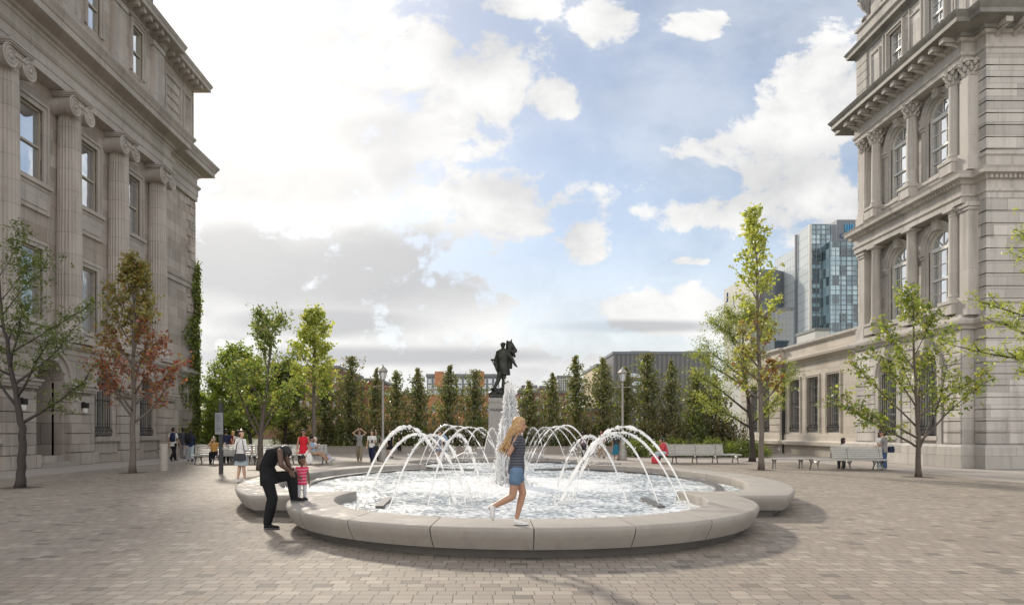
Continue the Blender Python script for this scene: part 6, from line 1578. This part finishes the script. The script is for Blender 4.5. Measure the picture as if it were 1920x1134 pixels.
# the girl on the rim
gl_ = place(968, 985, RT)
person('girl with long windblown fair hair walking along the near fountain rim in denim shorts', gl_, FWD, 1.40,
    dict(pel=(0, .0, .525), wai=(0, -.006, .615), che=(0, -.012, .725), nec=(0, -.012, .812), hd=(0, -.035, .912), shR=(-.098, -.006, .79), elR=(-.125, .07, .655), wrR=(-.118, .012, .79), shL=(.098, -.01, .79), elL=(.13, .045, .66), wrL=(.075, .0, .775),
         knL=(.045, -.062, .295), anL=(.04, -.002, .05), toL=(0, -1, 0), knR=(-.045, .035, .27), anR=(-.04, .235, .165), toR=(0, .15, -1)),
    ('stripe', .42, .03), ('shorts', 'denim'), 'white', ('blown', 'blonde'), 'sk_t', True, .011, near=True)
# the father and the small child
person('broad man in black stooping with one foot up on the fountain rim', place(507, 990), FWD, 1.84,
    dict(pel=(0, .015, .475), wai=(0, .03, .565), che=(0, -.035, .685), nec=(.05, -.105, .715), hd=(.16, -.075, .665), shR=(-.10, -.115, .70), elR=(-.125, -.135, .58), wrR=(-.07, -.19, .525), shL=(.10, -.09, .685), elL=(.13, -.13, .56), wrL=(.05, -.185, .53),
         hpR=(-.055, .015, .455), hpL=(.055, .005, .455), knR=(-.05, -.035, .275), anR=(-.05, .012, .05), knL=(.10, -.165, .475), anL=(.13, -.175, .278), toL=(0, -1, 0)),
    ('black', 0, .05), ('trousers', 'black'), 'black', ('short', 'black'), 'sk_d', False, .012, near=True, tilt=R(55))
person('toddler in a pink striped top and pale leggings standing on the fountain rim', place(566, 937, RT), R(35), .83,
    dict(pel=(0, .0, .42), wai=(0, 0, .50), che=(0, 0, .60), nec=(0, .0, .69), hd=(0, -.02, .83), shL=(.105, 0, .665), shR=(-.105, 0, .665), elL=(.14, .0, .53), wrL=(.15, -.02, .41), elR=(-.14, -.02, .53), wrR=(-.10, -.10, .50), hpL=(.052, 0, .39), hpR=(-.052, 0, .39), knL=(.06, -.01, .22), knR=(-.06, -.01, .22), anL=(.065, .01, .05), anR=(-.065, .01, .05)),
    ('pink', .12, .07), ('leggings', 'pgrey'), 'black', ('puffs', 'black'), 'sk_b', False, .008, near=True, headk=1.50, look=R(15))
# beside the fountain, left
p = place(452, 904); person('woman in a white cardigan and pale denim skirt glancing back over her shoulder', p, R(150), 1.66,
    dict(elL=(.12, .05, .64), wrL=(.09, -.09, .60), elR=(-.13, -.0, .63), wrR=(-.11, -.14, .60), anL=(.04, .05, .05), anR=(-.05, -.05, .05)), ('white', 1.9, .05), ('skirt', 'pale_jeans'), 'white', ('mid', 'brown'), 'sk_l', True, .012, look=R(-95), near=True)
b = MB(); b.loft([[(-.17, -.05, -.11), (.17, -.05, -.11), (.17, .05, -.11), (-.17, .05, -.11)], [(-.18, -.06, 0), (.18, -.06, 0), (.18, .06, 0), (-.18, .06, 0)], [(-.15, -.045, .12), (.15, -.045, .12), (.15, .045, .12), (-.15, .045, .12)]]); b.tube([(-.14, 0, .11), (-.10, 0, .4), (.05, .02, .62), (.12, 0, .3), (.14, 0, .11)], .012, 6)
item(b, 'handbag', 'dark handbag hanging at the hip of the woman in white', 'bag', M['c_char'], (p[0] + .06, p[1] - .27, .80))
p = place(569, 886); person('woman in a red sleeveless blouse, white shorts and sunglasses', p, R(12), 1.70, dict(WALK, wrR=(-.14, -.04, .49), elR=(-.135, .02, .63), elL=(.14, .03, .63), wrL=(.15, -.04, .48)), ('red', 0, .06), ('shorts', 'white'), 'white', ('mid', 'black'), 'sk_t', True, .012, look=R(25), near=True, glasses=True)
b = MB(); b.loft([[(-.07, -.05, -.34), (.09, -.05, -.34), (.09, .05, -.34), (-.07, .05, -.34)], [(-.13, -.08, -.2), (.14, -.08, -.2), (.14, .08, -.2), (-.13, .08, -.2)], [(-.08, -.04, -.04), (.08, -.04, -.04), (.08, .04, -.04), (-.08, .04, -.04)], [(-.03, -.02, .06), (.03, -.02, .06), (.03, .02, .06), (-.03, .02, .06)]])
item(b, 'carrier_bag', 'white plastic carrier bag held by the woman in red', 'bag', M['c_white'], (p[0] + .27, p[1] - .14, .72))
# the two lounging at the end of the bench
LEAN = dict(SIT); LEAN.update(che=(0, .05, .52), nec=(0, .07, .61), hd=(0, .045, .71), shL=(.1, .06, .585), shR=(-.1, .06, .585), elR=(-.13, -.01, .45), wrR=(-.08, -.13, .50), elL=(.13, -.01, .45), wrL=(.07, -.13, .50), knL=(.06, -.26, .30), knR=(-.06, -.25, .29), anL=(.06, -.44, .13), anR=(-.06, -.46, .09), toL=(0, -.75, .6), toR=(0, -.75, .6))
yb = 33.35; person('man in a pale blue shirt and beige shorts lounging with a phone', (ax(587, yb), yb, 0), R(82), 1.74, LEAN, ('blue', .7, .02), ('shorts', 'beige'), 'white', ('short', 'black'), 'sk_t', False, .014, cap_='black')
b = MB(); b.box(-.04, .04, -.006, .006, -.075, .075); item(b, 'phone', 'pale phone held by the lounging man in the blue shirt', 'phone', M['c_white'], (ax(598, yb), yb + .02, .93), False)
yb = 34.3; person('reclining person in lavender trousers and a white top behind the man with the phone', (ax(594, yb), yb, 0), R(84), 1.68, LEAN, ('white', 1.8, .03), ('trousers', 'lav'), 'white', ('short', 'brown'), 'sk_l', True, .015, cap_='cream')
UPARMS = dict(WALK); UPARMS.update(elL=(.20, -.02, .90), wrL=(.085, -.03, .985), elR=(-.20, -.02, .90), wrR=(-.085, -.03, .985), shL=(.108, .006, .82), shR=(-.108, .006, .82))
person('woman in grey walking with both hands raised to her head', place(674, 866), R(8), 1.70, UPARMS, ('grey', .1, .03), ('trousers', 'khaki'), 'beige', ('mid', 'brown'), 'sk_l', True, .014, glasses=True)
p = place(697, 867); person('woman in a white tee shirt and dark trousers holding a phone', p, R(-4), 1.66, dict(WALK, elL=(.14, .02, .64), wrL=(.06, -.12, .63)), ('white', .5, .03), ('trousers', 'navy'), 'black', ('bun', 'brown'), 'sk_l', True, .014)
b = MB(); b.box(-.05, .05, -.01, .01, -.08, .08); item(b, 'phone', 'dark phone held by the woman in the white tee shirt', 'phone', M['dk_plastic'], (p[0] + .07, p[1] - .32, 1.10), False)
person('person half hidden behind the woman in the white tee shirt', place(705, 863.5), R(10), 1.66, dict(elL=(.21, .03, .66), wrL=(.12, -.03, .55)), ('olive', .2, .03), ('trousers', 'char'), 'black', ('short', 'brown'), 'sk_t', False, .016)
person('person in black standing just right of the left street lamp', place(731, 858.5), R(20), 1.62, dict(WALK), ('black', .5, .03), ('skirt', 'black'), 'black', ('bun', 'brown'), 'sk_l', True, .016)
yb = 49.25; person('small dark-dressed child sitting on the low wall near the left street lamp', (ax(748, yb), yb, .02), R(15), 1.25, dict(SIT, pel=(0, .05, .46), wai=(0, .06, .54), che=(0, .06, .65), nec=(0, .05, .74), hd=(0, .03, .85), shL=(.1, .05, .71), shR=(-.1, .05, .71), elL=(.13, 0, .57), elR=(-.13, 0, .57), wrL=(.08, -.1, .50), wrR=(-.08, -.1, .50), hpL=(.05, .04, .45), hpR=(-.05, .04, .45), knL=(.06, -.2, .43), knR=(-.06, -.2, .43), anL=(.06, -.2, .18), anR=(-.06, -.2, .18)), ('black', .5, .02), ('trousers', 'black'), 'black', ('short', 'brown'), 'sk_l', False, .016)
BOW = dict(BASEP, wai=(0, -.02, .615), che=(0, -.09, .72), nec=(0, -.15, .79), hd=(0, -.22, .87), shL=(.104, -.13, .775), shR=(-.104, -.13, .775), elL=(.13, -.16, .61), elR=(-.13, -.16, .61), wrL=(.11, -.26, .53), wrR=(-.11, -.26, .53))
person('person in a pale blue shirt bending forward behind the rear left water arcs', place(838, 860), R(-70), 1.75, BOW, ('blue', .8, .04), ('trousers', 'pale_jeans'), 'white', ('short', 'brown'), 'sk_l', False, .016)
person('person in a patterned dress behind the rear left water arcs', place(823, 861), R(40), 1.62, None, ('flower', .4, .02), ('dress', 'flower'), 'black', ('mid', 'brown'), 'sk_l', True, .016)
# beyond the fountain, right
person('person in plum walking behind the rear right water arcs, short dark hair', place(1094, 857.5), R(160), 1.58, WALK, ('plum', .8, .03), ('trousers', 'char'), 'black', ('short', 'black'), 'sk_t', False, .016)
person('woman with long red hair seen from behind, walking beyond the fountain', place(1128, 858.5), R(185), 1.62, WALK, ('beige', 1.7, .03), ('trousers', 'beige'), 'beige', ('long', 'auburn'), 'sk_l', True, .016)
person('woman in a teal patterned skirt walking left of the right street lamp', place(1155, 862), R(170), 1.60, WALK, ('char', .8, .02), ('longskirt', 'teal'), 'beige', ('bun', 'brown'), 'sk_t', True, .015)
HUNCH = dict(SIT, che=(0, -.04, .52), nec=(0, -.08, .60), hd=(0, -.13, .69), shL=(.1, -.06, .58), shR=(-.1, -.06, .58), elL=(.13, -.15, .43), elR=(-.13, -.15, .43), wrL=(.06, -.20, .40), wrR=(-.06, -.20, .40), anL=(.06, -.33, .048), anR=(-.06, -.30, .048))
yb = 34.15; person('seated person in a red hooded jacket hunched at the bench end', (ax(1247, yb), yb, 0), R(-80), 1.66, HUNCH, ('coral', 1.9, .05), ('trousers', 'pale_jeans'), 'black', ('bun', 'black'), 'sk_t', True, .014)
b = MB(); b.lathe([(.05, 0), (.19, .03), (.21, .2), (.17, .36), (.08, .42), (.02, .43)], n=12); item(b, 'shoulder_bag', 'coral red bag on the ground before the person in red', 'bag', M['c_coral'], (ax(1228, yb), yb - .1, .0))
yb = 34.95; person('seated person in a green cap close behind the one in red', (ax(1250, yb), yb, 0), R(-70), 1.68, dict(HUNCH, elR=(-.17, -.12, .52), wrR=(-.06, -.13, .66)), ('beige', .6, .04), ('trousers', 'jeans'), 'black', ('short', 'black'), 'sk_t', False, .014, cap_='green')
yb = 29.25; person('seated woman with long dark hair, her back to the whitish bench', (ax(1582, yb), yb, 0), R(165), 1.64, dict(SIT, hd=(0, -.02, .74), nec=(0, .0, .64), che=(0, .01, .545), shL=(.1, .0, .615), shR=(-.1, .0, .615), wai=(0, .01, .42)), ('cream', .3, .03), ('trousers', 'char'), 'black', ('long', 'black'), 'sk_t', True, .013, look=R(-70))
p = place(1658, 880); person('standing woman in a grey tee shirt and rolled blue jeans by the whitish bench', p, R(-140), 1.64, dict(elL=(.15, -.05, .65), wrL=(.10, -.16, .60), elR=(-.14, -.03, .65), wrR=(-.12, -.17, .58)), ('grey', .6, .05), ('trousers', 'jeans'), 'beige', ('bun', 'black'), 'sk_t', True, .012)
b = MB(); b.loft([[(-.10, -.05, -.14), (.10, -.05, -.14), (.10, .05, -.14), (-.10, .05, -.14)], [(-.12, -.06, 0), (.12, -.06, 0), (.12, .06, 0), (-.12, .06, 0)], [(-.10, -.04, .12), (.10, -.04, .12), (.10, .04, .12), (-.10, .04, .12)]]); b.tube([(-.08, 0, .11), (-.1, .0, .42), (.06, 0, .11)], .01, 5)
item(b, 'shoulder_bag', 'navy shoulder bag at the hip of the woman in grey tee', 'bag', M['c_navy'], (p[0] + .26, p[1] - .05, .86))
person('person in a white top facing the woman in the grey tee shirt, half hidden', (ax(1650, 29.4), 29.4, 0), R(25), 1.60, dict(elR=(-.15, -.05, .66), wrR=(-.12, -.16, .62)), ('white', .6, .03), ('trousers', 'pale_jeans'), 'white', ('mid', 'brown'), 'sk_t', True, .014)
# the left row
def backpack(px, label, m_, loc, rz):
    b = MB(); oval(b, [((0, 0, -.24), (.13, 0, 0), (0, .06, 0)), ((0, .01, -.2), (.16, 0, 0), (0, .10, 0)), ((0, .01, 0), (.165, 0, 0), (0, .11, 0)), ((0, 0, .17), (.14, 0, 0), (0, .09, 0)), ((0, -.02, .24), (.07, 0, 0), (0, .04, 0))], 14)
    for sx in (-1, 1): b.tube([(sx * .09, -.07, .2), (sx * .11, -.16, .27), (sx * .12, -.27, .18), (sx * .11, -.27, -.02), (sx * .12, -.1, -.2)], .018, 6)
    o = item(b, 'backpack', label, 'backpack', m_, loc); o.rotation_euler = (0, 0, rz)
p = place(325, 864); person('man in a white tee shirt and black trousers walking away with a navy backpack', p, R(165), 1.82, WALK, ('white', .55, .05), ('trousers', 'black'), 'black', ('short', 'black'), 'sk_t', False, .013)
backpack(0, 'navy backpack on the man in the white tee shirt', M['c_navy'], (p[0] + .05, p[1] - .20, 1.30), R(165))
person('tall man in a dark shirt and grey jeans by the left stone building', place(343, 859.5), R(200), 1.84, WALK, ('char', 1.0, .05), ('trousers', 'grey'), 'char', ('short', 'black'), 'sk_d', False, .014, cap_='char')
p = place(357, 865); person('woman in pale jeans striding away with a black backpack', p, R(-155), 1.68, dict(WALK, knL=(.05, -.1, .29), anL=(.05, -.2, .06), knR=(-.05, .03, .28), anR=(-.05, .2, .10)), ('navy', 1.9, .02), ('trousers', 'pale_jeans'), 'black', ('mid', 'black'), 'sk_t', True, .013)
backpack(0, 'black backpack on the striding woman in pale jeans', M['c_black'], (p[0] - .05, p[1] - .19, 1.24), R(-155))
yb = 33.55; person('seated man in an ochre shirt resting his chin on his hand', (ax(401, yb), yb, 0), R(15), 1.70, dict(SIT, elR=(-.15, -.06, .50), wrR=(-.07, -.08, .655), elL=(.16, .03, .47), wrL=(.25, .06, .56), knL=(.09, -.26, .33), anL=(-.01, -.33, .20)), ('ochre', .6, .02), ('trousers', 'black'), 'black', ('short', 'grey'), 'sk_l', False, .013)
yb = 35.3; person('man in navy standing behind the left bench beside the sign post', (ax(424, yb), yb, 0), R(190), 1.72, dict(elR=(-.17, .05, .66), wrR=(-.22, .12, .55)), ('navy', .5, .03), ('trousers', 'black'), 'black', ('short', 'black'), 'sk_t', False, .014)
person('fair-haired woman in a wine red top behind the left bench', (ax(437, 35.5), 35.5, 0), R(170), 1.64, None, ('wine', .2, .03), ('trousers', 'char'), 'black', ('mid', 'blonde'), 'sk_l', True, .014)
person('dark-haired woman in beige behind the left bench, nearest the woman in white', (ax(446, 35.3), 35.3, 0), R(195), 1.66, None, ('cream', .3, .03), ('trousers', 'khaki'), 'beige', ('long', 'black'), 'sk_l', True, .014)
